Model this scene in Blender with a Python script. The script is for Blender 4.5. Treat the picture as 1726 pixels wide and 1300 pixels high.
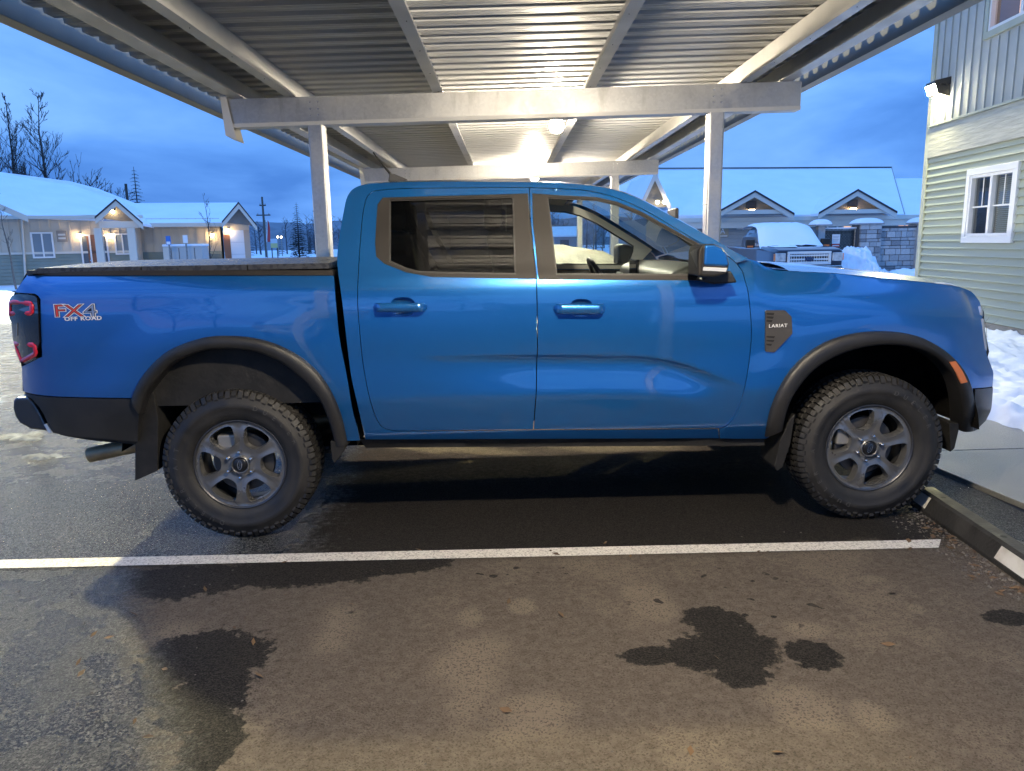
import bpy, bmesh, math, random
import numpy as np
from mathutils import Vector, Matrix, noise
from mathutils.geometry import delaunay_2d_cdt
rnd = random.Random(7)
for o in list(bpy.data.objects): bpy.data.objects.remove(o)
scene = bpy.context.scene
col = scene.collection
# ------------------------------------------------------------------ camera
W, H, F = 1726.0, 1300.0, 1275.0
CAM = np.array([-0.3678, -3.7192, 1.4802]); PITCH, ROLL, YAW = 0.18634, 0.01681, 0.03429
_f = np.array([math.sin(YAW)*math.cos(PITCH), math.cos(YAW)*math.cos(PITCH), -math.sin(PITCH)])
_r = np.array([math.cos(YAW), -math.sin(YAW), 0.0]); _u = np.cross(_r, _f)
_r, _u = math.cos(ROLL)*_r-math.sin(ROLL)*_u, math.sin(ROLL)*_r+math.cos(ROLL)*_u
cd = bpy.data.cameras.new('camera'); cam = bpy.data.objects.new('camera', cd); col.objects.link(cam)
cd.sensor_fit = 'HORIZONTAL'; cd.sensor_width = 36; cd.lens = F/W*36; cd.clip_start = 0.05; cd.clip_end = 3000
cam.matrix_world = Matrix(((_r[0], _u[0], -_f[0], CAM[0]), (_r[1], _u[1], -_f[1], CAM[1]), (_r[2], _u[2], -_f[2], CAM[2]), (0, 0, 0, 1)))
scene.camera = cam
# ------------------------------------------------------------------ sky, sun, exposure
world = bpy.data.worlds.new('World'); scene.world = world; world.use_nodes = True
wn, wl = world.node_tree.nodes, world.node_tree.links
wn.clear()
SUN_EL, SUN_AZ = math.radians(1.0), math.radians(215)
def wnode(t, **k):
    n = wn.new(t)
    for a, b in k.items(): setattr(n, a, b)
    return n
sky = wnode('ShaderNodeTexSky', sky_type='NISHITA', sun_disc=False, sun_elevation=SUN_EL, sun_rotation=SUN_AZ, ozone_density=5.0)
tc = wnode('ShaderNodeTexCoord')
mp = wnode('ShaderNodeMapping'); mp.inputs['Scale'].default_value = (1.0, 1.0, 3.6); mp.inputs['Location'].default_value = (0.4, 2.3, 0.15)
wl.new(tc.outputs['Generated'], mp.inputs['Vector'])
nz = wnode('ShaderNodeTexNoise'); nz.inputs['Scale'].default_value = 2.3; nz.inputs['Detail'].default_value = 8; nz.inputs['Roughness'].default_value = .52; nz.inputs['Distortion'].default_value = .5
wl.new(mp.outputs[0], nz.inputs['Vector'])
cr = wnode('ShaderNodeValToRGB'); wl.new(nz.outputs['Fac'], cr.inputs[0])
e = cr.color_ramp.elements
e[0].position = .32; e[0].color = (.058, .190, .58, 1)
e[1].position = .66; e[1].color = (.20, .44, .95, 1)
m = e.new(.47); m.color = (.105, .290, .76, 1)
# an overcast sky grows brighter towards the zenith
sep = wnode('ShaderNodeSeparateXYZ'); wl.new(tc.outputs['Generated'], sep.inputs[0])
mr = wnode('ShaderNodeMapRange', interpolation_type='SMOOTHSTEP'); wl.new(sep.outputs['Z'], mr.inputs['Value'])
mr.inputs['From Min'].default_value = .15; mr.inputs['From Max'].default_value = 1.0; mr.inputs['To Min'].default_value = .95; mr.inputs['To Max'].default_value = 1.9
mul = wnode('ShaderNodeVectorMath', operation='SCALE'); wl.new(cr.outputs[0], mul.inputs[0]); wl.new(mr.outputs[0], mul.inputs['Scale'])
b1 = wnode('ShaderNodeBackground'); b1.inputs[1].default_value = 1.35; wl.new(mul.outputs[0], b1.inputs[0])
b2 = wnode('ShaderNodeBackground'); b2.inputs[1].default_value = .05; wl.new(sky.outputs[0], b2.inputs[0])
ad = wnode('ShaderNodeAddShader'); wl.new(b1.outputs[0], ad.inputs[0]); wl.new(b2.outputs[0], ad.inputs[1])
wo = wnode('ShaderNodeOutputWorld'); wl.new(ad.outputs[0], wo.inputs[0])
sl = bpy.data.lights.new('sun', 'SUN'); so = bpy.data.objects.new('sun', sl); col.objects.link(so)
sl.energy = .04; sl.angle = math.radians(20); sl.color = (.75, .85, 1); so.rotation_euler = (math.radians(55), 0, math.radians(150)); so.location = (0, 0, 30)
vs = scene.view_settings; vs.view_transform = 'Standard'; vs.look = 'None'; vs.exposure = 0.0; vs.gamma = 1; vs.use_curve_mapping = False
scene.cycles.use_denoising = True; scene.cycles.max_bounces = 8; scene.cycles.transparent_max_bounces = 24
scene.cycles.sample_clamp_indirect = 6; scene.cycles.caustics_reflective = False; scene.cycles.caustics_refractive = False
# ------------------------------------------------------------------ pixel -> place
def ray(u, v): return _f+_r*(u-W/2)/F+_u*(H/2-v)/F
def atY(u, v, Y): d = ray(u, v); return CAM+d*(Y-CAM[1])/d[1]
def atZ(u, v, Z=0.0): d = ray(u, v); return CAM+d*(Z-CAM[2])/d[2]
def atPl(u, v, P0, n): d = ray(u, v); return CAM+d*((np.array(P0)-CAM)@n)/(d@n)
# ------------------------------------------------------------------ objects
WM = {}
def wmat(o): return WM.get(o.name, Matrix()) if o else Matrix()
def tag(o, label=None, cat=None, group=None, kind=None):
    if label: o['label'] = label
    if cat: o['category'] = cat
    if group: o['group'] = group
    if kind: o['kind'] = kind
    return o
def empty(name, loc=(0, 0, 0), rz=0.0, parent=None, **k):
    o = bpy.data.objects.new(name, None); col.objects.link(o); o.empty_display_size = .2
    o.location = loc; o.rotation_euler = (0, 0, rz)
    L = Matrix.Translation(Vector(loc)) @ Matrix.Rotation(rz, 4, 'Z')
    if parent: o.parent = parent; L = wmat(parent) @ L
    WM[o.name] = L
    return tag(o, **k)
def obj(name, me, mat=None, parent=None, **k):
    o = bpy.data.objects.new(name, me); col.objects.link(o)
    if mat is not None and len(me.materials) == 0: me.materials.append(mat)
    if parent: o.parent = parent
    WM[o.name] = wmat(parent)
    return tag(o, **k)
def mk(name, verts, faces, mat, parent=None, smooth=False, local=False, bevel=0, fix=True, **k):
    """one mesh object; verts are world coordinates unless local"""
    if parent and not local:
        inv = wmat(parent).inverted(); verts = [inv @ Vector(v) for v in verts]
    me = bpy.data.meshes.new(name); me.from_pydata([tuple(v) for v in verts], [], faces); me.update()
    if fix:
        bm = bmesh.new(); bm.from_mesh(me); bmesh.ops.recalc_face_normals(bm, faces=bm.faces); bm.to_mesh(me); bm.free()
    if smooth: me.polygons.foreach_set('use_smooth', [True]*len(me.polygons))
    o = obj(name, me, mat, parent, **k)
    if bevel:
        b = o.modifiers.new('bevel', 'BEVEL'); b.width = bevel; b.segments = 2; b.limit_method = 'ANGLE'; b.angle_limit = math.radians(35)
        b.harden_normals = True; me.polygons.foreach_set('use_smooth', [True]*len(me.polygons))
    return o
BOXF = [(0, 3, 2, 1), (4, 5, 6, 7), (0, 1, 5, 4), (1, 2, 6, 5), (2, 3, 7, 6), (3, 0, 4, 7)]
def boxv(a, b):
    (x0, y0, z0), (x1, y1, z1) = a, b
    return [(x0, y0, z0), (x1, y0, z0), (x1, y1, z0), (x0, y1, z0), (x0, y0, z1), (x1, y0, z1), (x1, y1, z1), (x0, y1, z1)]
def box(name, a, b, mat, parent=None, bevel=0, local=True, **k):
    return mk(name, boxv(a, b), BOXF, mat, parent, bevel=bevel, local=local if parent else False, **k)
class MB:
    """collects boxes, tubes and patches of ONE piece"""
    def __init__(s): s.v = []; s.f = []
    def add(s, v, f):
        n = len(s.v); s.v += [tuple(p) for p in v]; s.f += [tuple(i+n for i in q) for q in f]; return s
    def box(s, a, b): return s.add(boxv(a, b), BOXF)
    def tube(s, pts, rad, n=8, cap=True):
        pts = [Vector(p) for p in pts]; R = rad if hasattr(rad, '__len__') else [rad]*len(pts); rings = []
        for i, p in enumerate(pts):
            t = (pts[min(i+1, len(pts)-1)]-pts[max(i-1, 0)]).normalized()
            a = Vector((0, 0, 1)) if abs(t.z) < .9 else Vector((1, 0, 0))
            x = t.cross(a).normalized(); y = t.cross(x)
            rings.append([p+(x*math.cos(2*math.pi*j/n)+y*math.sin(2*math.pi*j/n))*R[i] for j in range(n)])
        v = [q for r in rings for q in r]
        f = [(i*n+j, i*n+(j+1) % n, (i+1)*n+(j+1) % n, (i+1)*n+j) for i in range(len(pts)-1) for j in range(n)]
        if cap: f += [tuple(range(n))[::-1], tuple((len(pts)-1)*n+j for j in range(n))]
        return s.add(v, f)
    def lathe(s, prof, n=32, c=(0, 0, 0), axis='Y', closed=False):
        v = []; m = len(prof)
        for j in range(n):
            a = 2*math.pi*j/n
            for r, h in prof:
                q = (r*math.cos(a), h, r*math.sin(a)) if axis == 'Y' else (r*math.cos(a), r*math.sin(a), h) if axis == 'Z' else (h, r*math.cos(a), r*math.sin(a))
                v.append((q[0]+c[0], q[1]+c[1], q[2]+c[2]))
        f = [(j*m+i, j*m+i+1, ((j+1) % n)*m+i+1, ((j+1) % n)*m+i) for j in range(n) for i in range(m-1)]
        return s.add(v, f)
    def prism(s, pts, vec):
        """polygon (3-D points) swept along vec"""
        n = len(pts); v = [tuple(p) for p in pts]+[tuple(np.array(p)+np.array(vec)) for p in pts]
        return s.add(v, [tuple(range(n)), tuple(range(n, 2*n))[::-1]]+[(i, (i+1) % n, n+(i+1) % n, n+i) for i in range(n)])
    def grid(s, rows):
        m = len(rows[0]); v = [q for r in rows for q in r]
        return s.add(v, [(i*m+j, i*m+j+1, (i+1)*m+j+1, (i+1)*m+j) for i in range(len(rows)-1) for j in range(m-1)])
    def build(s, name, mat, parent=None, **k): return mk(name, s.v, s.f, mat, parent, **k)
def copy_tree(o, parent=None, **k):
    c = o.copy(); col.objects.link(c); c.parent = parent if parent else o.parent
    WM[c.name] = wmat(o)
    for ch in list(o.children): copy_tree(ch, c)
    return tag(c, **k)
def mirror(o):
    c = copy_tree(o, o.parent); c.scale.y = -o.scale.y; c.location.y = -o.location.y
    return c
def text_mesh(s, size, extrude=.001, offset=0.0, shear=0.0, align='CENTER', spacing=1.0):
    cu = bpy.data.curves.new('lettering', 'FONT'); cu.body = s; cu.size = size; cu.extrude = extrude; cu.offset = offset; cu.shear = shear
    cu.align_x = align; cu.align_y = 'CENTER'; cu.resolution_u = 2; cu.space_character = spacing
    t = bpy.data.objects.new('lettering', cu); col.objects.link(t); bpy.context.view_layer.update()
    me = bpy.data.meshes.new_from_object(t); bpy.data.objects.remove(t); bpy.data.curves.remove(cu)
    return me
def text(name, s, size, org, right, up, mat, parent, sx=1.0, **kw):
    me = text_mesh(s, size, **kw); r = Vector(right).normalized(); u = Vector(up).normalized(); n = r.cross(u)
    inv = wmat(parent).inverted(); o0 = Vector(org)
    v = [inv @ (o0+r*p.co.x*sx+u*p.co.y+n*p.co.z) for p in me.vertices]
    f = [tuple(p.vertices) for p in me.polygons]; bpy.data.meshes.remove(me)
    return mk(name, v, f, mat, parent, local=True)
# ------------------------------------------------------------------ materials
MATS = {}
def mat(name, c, rough=.5, metal=0.0, c2=None, nscale=6.0, coat=0.0, bump=0.0, bscale=60.0, emit=None, estr=0.0, spec=.5, rvar=0.0, ndetail=6.0, coords='Object', stretch=None, alpha=None, lo=.35, hi=.65, orand=0.0):
    if name in MATS: return MATS[name]
    m = bpy.data.materials.new(name); m.use_nodes = True; nt = m.node_tree; N, L = nt.nodes, nt.links
    p = N['Principled BSDF']; p.inputs['Base Color'].default_value = (*c, 1); p.inputs['Roughness'].default_value = rough; p.inputs['Metallic'].default_value = metal
    p.inputs['Coat Weight'].default_value = coat; p.inputs['Coat Roughness'].default_value = .03; p.inputs['Coat IOR'].default_value = 1.75 if coat >= 1 else 1.5; p.inputs['Specular IOR Level'].default_value = spec
    if emit: p.inputs['Emission Color'].default_value = (*emit, 1); p.inputs['Emission Strength'].default_value = estr
    t = N.new('ShaderNodeTexCoord'); src = t.outputs[coords]
    if stretch:
        q = N.new('ShaderNodeMapping'); q.inputs['Scale'].default_value = stretch; L.new(src, q.inputs[0]); src = q.outputs[0]
    if c2 or rvar:
        n = N.new('ShaderNodeTexNoise'); n.inputs['Scale'].default_value = nscale; n.inputs['Detail'].default_value = ndetail; L.new(src, n.inputs['Vector'])
        if c2:
            r = N.new('ShaderNodeValToRGB'); r.color_ramp.elements[0].position = lo; r.color_ramp.elements[1].position = hi
            r.color_ramp.elements[0].color = (*c, 1); r.color_ramp.elements[1].color = (*c2, 1); L.new(n.outputs['Fac'], r.inputs[0]); L.new(r.outputs[0], p.inputs['Base Color'])
        if rvar:
            g = N.new('ShaderNodeMapRange'); g.inputs['From Min'].default_value = .3; g.inputs['From Max'].default_value = .7
            g.inputs['To Min'].default_value = max(rough-rvar, .02); g.inputs['To Max'].default_value = min(rough+rvar, 1); L.new(n.outputs['Fac'], g.inputs[0]); L.new(g.outputs[0], p.inputs['Roughness'])
    if orand:                              # each piece a touch lighter or darker
        oi = N.new('ShaderNodeObjectInfo'); mr_ = N.new('ShaderNodeMapRange'); mr_.inputs[3].default_value = 1-orand; mr_.inputs[4].default_value = 1+orand; L.new(oi.outputs['Random'], mr_.inputs[0])
        vm = N.new('ShaderNodeVectorMath'); vm.operation = 'SCALE'; L.new(mr_.outputs[0], vm.inputs['Scale']); lk = p.inputs['Base Color'].links
        if lk: L.new(lk[0].from_socket, vm.inputs[0])
        else: vm.inputs[0].default_value = c
        L.new(vm.outputs[0], p.inputs['Base Color'])
    if bump:
        n2 = N.new('ShaderNodeTexNoise'); n2.inputs['Scale'].default_value = bscale; n2.inputs['Detail'].default_value = 4; L.new(src, n2.inputs['Vector'])
        bn = N.new('ShaderNodeBump'); bn.inputs['Strength'].default_value = bump; bn.inputs['Distance'].default_value = .01; L.new(n2.outputs['Fac'], bn.inputs['Height']); L.new(bn.outputs[0], p.inputs['Normal'])
    MATS[name] = m
    return m
def glass(name, tint, ior=1.5, boost=1.0):
    if name in MATS: return MATS[name]
    m = bpy.data.materials.new(name); m.use_nodes = True; N, L = m.node_tree.nodes, m.node_tree.links; N.clear()
    t = N.new('ShaderNodeBsdfTransparent'); t.inputs[0].default_value = (*tint, 1)
    g = N.new('ShaderNodeBsdfGlossy'); g.inputs['Roughness'].default_value = .01; g.inputs['Color'].default_value = (1, 1, 1, 1)
    fr = N.new('ShaderNodeFresnel'); ge = N.new('ShaderNodeNewGeometry'); mi = N.new('ShaderNodeMath'); mi.operation = 'MULTIPLY_ADD'; mi.inputs[1].default_value = 1/ior-ior; mi.inputs[2].default_value = ior; L.new(ge.outputs['Backfacing'], mi.inputs[0]); L.new(mi.outputs[0], fr.inputs['IOR'])
    mu = N.new('ShaderNodeMath'); mu.operation = 'MULTIPLY'; mu.use_clamp = True; mu.inputs[1].default_value = boost; L.new(fr.outputs[0], mu.inputs[0])
    mx = N.new('ShaderNodeMixShader'); L.new(mu.outputs[0], mx.inputs[0]); L.new(t.outputs[0], mx.inputs[1]); L.new(g.outputs[0], mx.inputs[2])
    o = N.new('ShaderNodeOutputMaterial'); L.new(mx.outputs[0], o.inputs[0]); MATS[name] = m
    return m
PAINT = mat('blue_paint', (.010, .138, .44), .28, .60, coat=1.0, spec=.5)
BLACKPL = mat('black_plastic', (.015, .015, .0155), .46, c2=(.023, .022, .0215), nscale=9, rvar=.08, bump=.12, bscale=900)
TRIM = mat('grey_trim', (.022, .0195, .0175), .55, .0, c2=(.028, .025, .0225), nscale=4, rvar=.05, spec=.22)
DARK = mat('dark_underbody', (.005, .005, .005), .75, c2=(.014, .013, .012), nscale=11, bump=.3, bscale=40)
RUBBER = mat('tyre_rubber', (.013, .0125, .012), .60, c2=(.026, .024, .022), nscale=14, rvar=.12, bump=.15, bscale=300)
RIM = mat('wheel_alloy', (.19, .188, .185), .30, .65, c2=(.22, .218, .214), nscale=5, rvar=.07)
STEEL = mat('steel', (.42, .41, .39), .35, .9, c2=(.25, .22, .19), nscale=16, rvar=.1)
CHROME = mat('chrome', (.72, .72, .73), .14, 1.0)
EXH = mat('exhaust_steel', (.40, .32, .20), .45, .5, c2=(.24, .18, .11), nscale=9)
GLASSF = glass('clear_glass', (.80, .86, .84), 1.5, 1.5)
GLASSR = glass('privacy_glass', (.10, .10, .11), 1.5, 1.7)
GLASSW = glass('window_glass', (.55, .60, .62), 1.5, 1.6)
WHITE = mat('white_lettering', (.80, .80, .80), .45)
RED = mat('red_lettering', (.62, .06, .04), .4)
REDL = mat('red_lens', (.72, .02, .05), .15, coat=.6)
SMOKE = mat('smoked_lens', (.012, .011, .012), .06, coat=1.0)
AMBER = mat('amber_reflector', (.72, .20, .055), .35)
SNOW = mat('snow', (.82, .85, .88), .6, c2=(.74, .78, .83), nscale=3, bump=.5, bscale=14)
SNOWR = mat('roof_snow', (.86, .88, .90), .62, c2=(.80, .83, .88), nscale=.9, bump=.25, bscale=5)
def smooth_interp(xs, ys):
    xs = np.array(xs, float); ys = np.array(ys, float); d = np.diff(ys)/np.diff(xs)
    t = np.zeros(len(xs)); t[0], t[-1] = d[0], d[-1]
    for i in range(1, len(xs)-1):
        w0, w1 = xs[i]-xs[i-1], xs[i+1]-xs[i]; t[i] = (d[i-1]*w1+d[i]*w0)/(w0+w1)
    def f(x):
        x = min(max(x, xs[0]), xs[-1]); i = min(int(np.searchsorted(xs, x, 'right'))-1, len(xs)-2)
        h = xs[i+1]-xs[i]; s = (x-xs[i])/h
        return float((2*s**3-3*s*s+1)*ys[i]+(s**3-2*s*s+s)*h*t[i]+(-2*s**3+3*s*s)*ys[i+1]+(s**3-s*s)*h*t[i+1])
    return f
def lin(xs, ys): return lambda x: float(np.interp(x, xs, ys))
def sstep(a, b, x):
    t = min(max((x-a)/(b-a), 0), 1); return t*t*(3-2*t)
# ================================================================== ground
GA = .03                                    # the parking grid is turned a little against the truck
e1 = np.array([math.cos(GA), -math.sin(GA), 0]); e2 = np.array([math.sin(GA), math.cos(GA), 0])
def G(s, t, z=0.0): return tuple(e1*s+e2*t+np.array([0, 0, z]))
class NT:
    """tiny node-graph writer"""
    def __init__(s, m): s.N, s.L = m.node_tree.nodes, m.node_tree.links
    def m(s, op, a, b=None, c=None, clamp=False):
        n = s.N.new('ShaderNodeMath'); n.operation = op; n.use_clamp = clamp
        for i, x in enumerate((a, b, c)):
            if x is None: continue
            if isinstance(x, (int, float)): n.inputs[i].default_value = x
            else: s.L.new(x, n.inputs[i])
        return n.outputs[0]
    def rng(s, v, a, b, c=0.0, d=1.0, smooth=True):
        n = s.N.new('ShaderNodeMapRange'); n.interpolation_type = 'SMOOTHSTEP' if smooth else 'LINEAR'; s.L.new(v, n.inputs[0])
        for i, x in enumerate((a, b, c, d)): n.inputs[i+1].default_value = x
        return n.outputs[0]
    def noise(s, vec, sc, det=5, rough=.55, w=None):
        n = s.N.new('ShaderNodeTexNoise'); n.inputs['Scale'].default_value = sc; n.inputs['Detail'].default_value = det; n.inputs['Roughness'].default_value = rough; s.L.new(vec, n.inputs['Vector']); return n.outputs['Fac']
    def vor(s, vec, sc, feat='F1', out='Distance'):
        n = s.N.new('ShaderNodeTexVoronoi'); n.feature = feat; n.inputs['Scale'].default_value = sc; s.L.new(vec, n.inputs['Vector']); return n.outputs[out]
    def mix(s, f, a, b):
        n = s.N.new('ShaderNodeMix'); n.data_type = 'RGBA'
        if isinstance(f, float): n.inputs[0].default_value = f
        else: s.L.new(f, n.inputs[0])
        for i, x in ((6, a), (7, b)):
            if isinstance(x, tuple): n.inputs[i].default_value = (*x, 1)
            else: s.L.new(x, n.inputs[i])
        return n.outputs[2]
    def sep(s, vec): n = s.N.new('ShaderNodeSeparateXYZ'); s.L.new(vec, n.inputs[0]); return n.outputs
def ell_px(u0, u1, v0, v1):
    """ellipse on the ground from its box in the photograph: centre and half axes in metres"""
    c = atZ((u0+u1)/2, (v0+v1)/2); a = atZ(u0, (v0+v1)/2); b = atZ(u1, (v0+v1)/2); t = atZ((u0+u1)/2, v0); d = atZ((u0+u1)/2, v1)
    return c[0], (t[1]+d[1])/2, abs(b[0]-a[0])/2, abs(t[1]-d[1])/2
def asphalt_material():
    m = bpy.data.materials.new('asphalt'); m.use_nodes = True; g = NT(m); p = g.N['Principled BSDF']
    tcn = g.N.new('ShaderNodeTexCoord'); P = tcn.outputs['Object']; x, y, z = g.sep(P)
    big = g.noise(P, 1.1, 5); med = g.noise(P, 5.0, 6, .6); fine = g.noise(P, 26, 5, .6); big_st = g.N.new('ShaderNodeSeparateColor'); g.L.new(g.vor(P, 135, 'F1', 'Color'), big_st.inputs[0]); big_st = big_st.outputs[1]; grain = g.rng(g.noise(P, 120, 3, .75), .28, .72, 0, 1, False); stone = g.vor(P, 110); cell = g.N.new('ShaderNodeSeparateColor'); g.L.new(g.vor(P, 190, 'F1', 'Color'), cell.inputs[0]); cell = cell.outputs[0]; g2 = g.m('ADD', g.m('MULTIPLY', cell, .5), g.m('MULTIPLY', grain, .5))
    wob = g.m('ADD', g.m('MULTIPLY', g.m('SUBTRACT', med, .5), .75), g.m('MULTIPLY', g.m('SUBTRACT', fine, .5), .70))
    wob2 = g.m('ADD', g.m('MULTIPLY', g.m('SUBTRACT', g.noise(P, 2.6, 5, .6), .5), 2.0), g.m('MULTIPLY', g.m('SUBTRACT', fine, .5), .5))
    def blob(E, soft=.12, sh=1.0, wob=wob):
        cx, cy, rx, ry = E
        dx = g.m('DIVIDE', g.m('SUBTRACT', x, cx), rx); dy = g.m('DIVIDE', g.m('SUBTRACT', y, cy), ry)
        d = g.m('SQRT', g.m('ADD', g.m('MULTIPLY', dx, dx), g.m('MULTIPLY', dy, dy)))
        d = g.m('ADD', d, g.m('MULTIPLY', wob, 1.5*sh)); return g.rng(d, 1-soft, 1+soft, 1, 0)
    def union(L):
        r = L[0]
        for q in L[1:]: r = g.m('MAXIMUM', r, q)
        return r
    dark = union([blob(ell_px(*q), .075) for q in [(1130, 1330, 1062, 1140), (1160, 1265, 1022, 1090), (1045, 1150, 1090, 1120), (1320, 1412, 1078, 1130), (1200, 1300, 1110, 1160),
                                             (225, 455, 1062, 1160), (270, 420, 1120, 1235), (200, 300, 1130, 1200), (300, 400, 1200, 1330),
                                             (1660, 1740, 1028, 1054)]]
                 + [blob(ell_px(*q), .10) for q in [(180, 420, 950, 1010), (330, 640, 945, 990), (520, 760, 935, 972)]])
    drip = g.rng(g.noise(P, 13, 2, .4), .675, .70); zone = union([blob(ell_px(1050, 1420, 945, 1090), .4), blob(ell_px(640, 1000, 940, 1000), .4)]); drip = g.m('MULTIPLY', drip, zone)
    dark = g.m('MAXIMUM', dark, drip)
    pale = union([g.m('MULTIPLY', blob(ell_px(*q), .45, 1.0, wob2), .62) for q in [(830, 965, 1170, 1250), (520, 600, 1010, 1120), (240, 345, 1045, 1090), (1305, 1420, 1160, 1230), (862, 898, 1012, 1032), (1530, 1560, 1018, 1036), (1440, 1500, 970, 985), (770, 815, 1020, 1060), (740, 850, 1070, 1190), (1050, 1140, 985, 1060), (1310, 1400, 1040, 1075), (1430, 1500, 1180, 1225)]])
    pale = g.m('MAXIMUM', pale, g.m('MULTIPLY', g.rng(g.m('ADD', big, g.m('MULTIPLY', wob, .15)), .50, .66), .45))
    under = g.m('MULTIPLY', g.rng(g.m('ADD', y, g.m('MULTIPLY', wob, .35)), -.38, -.20), g.rng(g.m('ADD', y, g.m('MULTIPLY', wob, .5)), .75, 1.25, 1, 0))      # strip of moist ground, with the truck's shade painted in
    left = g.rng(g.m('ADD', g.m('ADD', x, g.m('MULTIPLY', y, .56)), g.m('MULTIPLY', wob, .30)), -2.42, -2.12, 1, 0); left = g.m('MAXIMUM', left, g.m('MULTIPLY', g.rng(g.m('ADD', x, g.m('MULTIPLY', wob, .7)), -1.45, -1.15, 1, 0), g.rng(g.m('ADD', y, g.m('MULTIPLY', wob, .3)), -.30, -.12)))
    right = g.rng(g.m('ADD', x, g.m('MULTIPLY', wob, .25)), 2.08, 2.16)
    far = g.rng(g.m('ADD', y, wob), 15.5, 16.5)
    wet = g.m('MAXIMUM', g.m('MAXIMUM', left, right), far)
    damp_shade = g.m('MAXIMUM', dark, under)
    # colours: dry grey-brown, pale salt bloom, moist and shaded, wet
    speck = g.rng(stone, .08, .5, 0, 1)
    dry = g.mix(g.rng(fine, .3, .7), (.108, .089, .072), (.158, .131, .106)); dry = g.mix(g.m('MULTIPLY', pale, g.rng(g2, .2, .5, .55, 1)), dry, (.255, .208, .158))
    dry = g.mix(g.rng(g2, .22, .44, .62, 0), dry, (.040, .033, .027)); dry = g.mix(g.rng(g2, .64, .82, 0, .35), dry, (.20, .17, .14))
    damp_shade_col = g.mix(g.rng(g2, .3, .75), (.010, .009, .008), (.044, .038, .032))
    wt = g.mix(g.rng(g.m('ADD', g.m('MULTIPLY', g2, .5), g.m('MULTIPLY', big_st, .5)), .35, .85), (.016, .016, .015), (.17, .163, .145))  # light aggregate, its pale specks raised to paint in lamp glints
    c = g.mix(damp_shade, dry, damp_shade_col); c = g.mix(wet, c, wt)
    snowm = g.m('MULTIPLY', g.rng(g.m('ADD', g.noise(P, 1.6, 6, .62), g.m('MULTIPLY', g.rng(x, -2.4, -6.0), .06)), .64, .72), g.rng(x, -2.3, -3.2)); snowm = g.m('MULTIPLY', snowm, g.rng(y, -.2, .9))
    snowm = g.m('MULTIPLY', snowm, g.rng(g2, .25, .55, .35, 1)); c = g.mix(snowm, c, (.42, .45, .48))
    g.L.new(c, p.inputs['Base Color'])
    g.L.new(g.m('ADD', g.m('MULTIPLY', wet, .34), .16), p.inputs['Specular IOR Level']); r = g.m('ADD', g.m('MULTIPLY', wet, -.56), .88); r = g.m('ADD', r, g.m('MULTIPLY', damp_shade, -.16)); r = g.m('ADD', r, g.m('MULTIPLY', g.m('MULTIPLY', g.rng(med, .4, .65), wet), -.16)); g.L.new(g.m('MAXIMUM', r, .2), p.inputs['Roughness'])
    hgt = g.m('ADD', g.m('MULTIPLY', speck, .55), g.m('MULTIPLY', grain, .9)); hgt = g.m('ADD', hgt, g.m('MULTIPLY', g.m('MULTIPLY', big_st, wet), .5)); hgt = g.m('ADD', hgt, g.m('MULTIPLY', snowm, 2.0))
    b = g.N.new('ShaderNodeBump'); b.inputs['Distance'].default_value = .010; b.inputs['Strength'].default_value = .9; g.L.new(hgt, b.inputs['Height']); g.L.new(b.outputs[0], p.inputs['Normal'])
    return m
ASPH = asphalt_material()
mk('ground', [(-900, -500, -.012), (900, -500, -.012), (900, 1200, -.012), (-900, 1200, -.012)], [(0, 1, 2, 3)], mat('field_snow', (.80, .83, .87), .7, c2=(.68, .72, .78), nscale=.12, bump=.6, bscale=2.0), kind='structure')
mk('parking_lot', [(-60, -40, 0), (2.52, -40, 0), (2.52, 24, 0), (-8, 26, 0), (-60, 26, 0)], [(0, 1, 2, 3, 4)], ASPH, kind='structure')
# painted stall lines
LINE = mat('line_paint', (.70, .66, .60), .6, c2=(.30, .27, .24), nscale=120, ndetail=8, lo=.47, hi=.66, bump=.6, bscale=160)
a0, a1 = atZ(0, 945), atZ(1586, 910.5); b0, b1 = atZ(0, 959.5), atZ(1582, 924.5)
ext = (a0-a1)/np.linalg.norm(a0-a1)*1.2
mk('parking_line', [tuple(q+np.array([0, 0, .004])) for q in (a0+ext, a1, b1, b0+ext)], [(0, 1, 2, 3)], LINE, label='long white stall line painted along the near side of the blue truck', cat='parking line')
q0, q1 = np.array(G(-3.9, 2.62, .004)), np.array(G(1.85, 2.62, .004))
mk('parking_line', [tuple(q) for q in (q0, q1, q1+e2*.1, q0+e2*.1)], [(0, 1, 2, 3)], LINE, label='white stall line on the asphalt behind the blue truck', cat='parking line')
# ---- wheel stop
ws0, ws1 = atZ(1552, 862), atZ(1712, 978); dirv = (ws1-ws0)/np.linalg.norm(ws1-ws0); nrm = np.array([-dirv[1], dirv[0], 0])
RUBST = mat('stop_rubber', (.016, .0155, .015), .6, c2=(.036, .034, .031), nscale=9, rvar=.15, bump=.3, bscale=60)
stop = empty('wheel_stop', tuple(ws0), label='black rubber wheel stop with white end patches in front of the truck', cat='wheel stop')
Ls = float(np.linalg.norm(ws1-ws0))+.25
def stop_pt(l, w, h): return tuple(ws0+dirv*l+nrm*w+np.array([0, 0, h]))
sec = [(.0, .0), (.0, .018), (.035, .088), (.05, .10), (.115, .10), (.13, .088), (.165, .018), (.165, .0)]
rows = [[stop_pt(l, w, h) for w, h in sec] for l in np.linspace(-.12, Ls, 12)]
mbs = MB().grid(rows); mbs.f += [tuple(range(8)), tuple(11*8+j for j in range(8))[::-1]]; mbs.build('stop_body', RUBST, stop)
PATCH = mat('white_patch', (.66, .64, .60), .5, c2=(.50, .47, .42), nscale=14)
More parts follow.
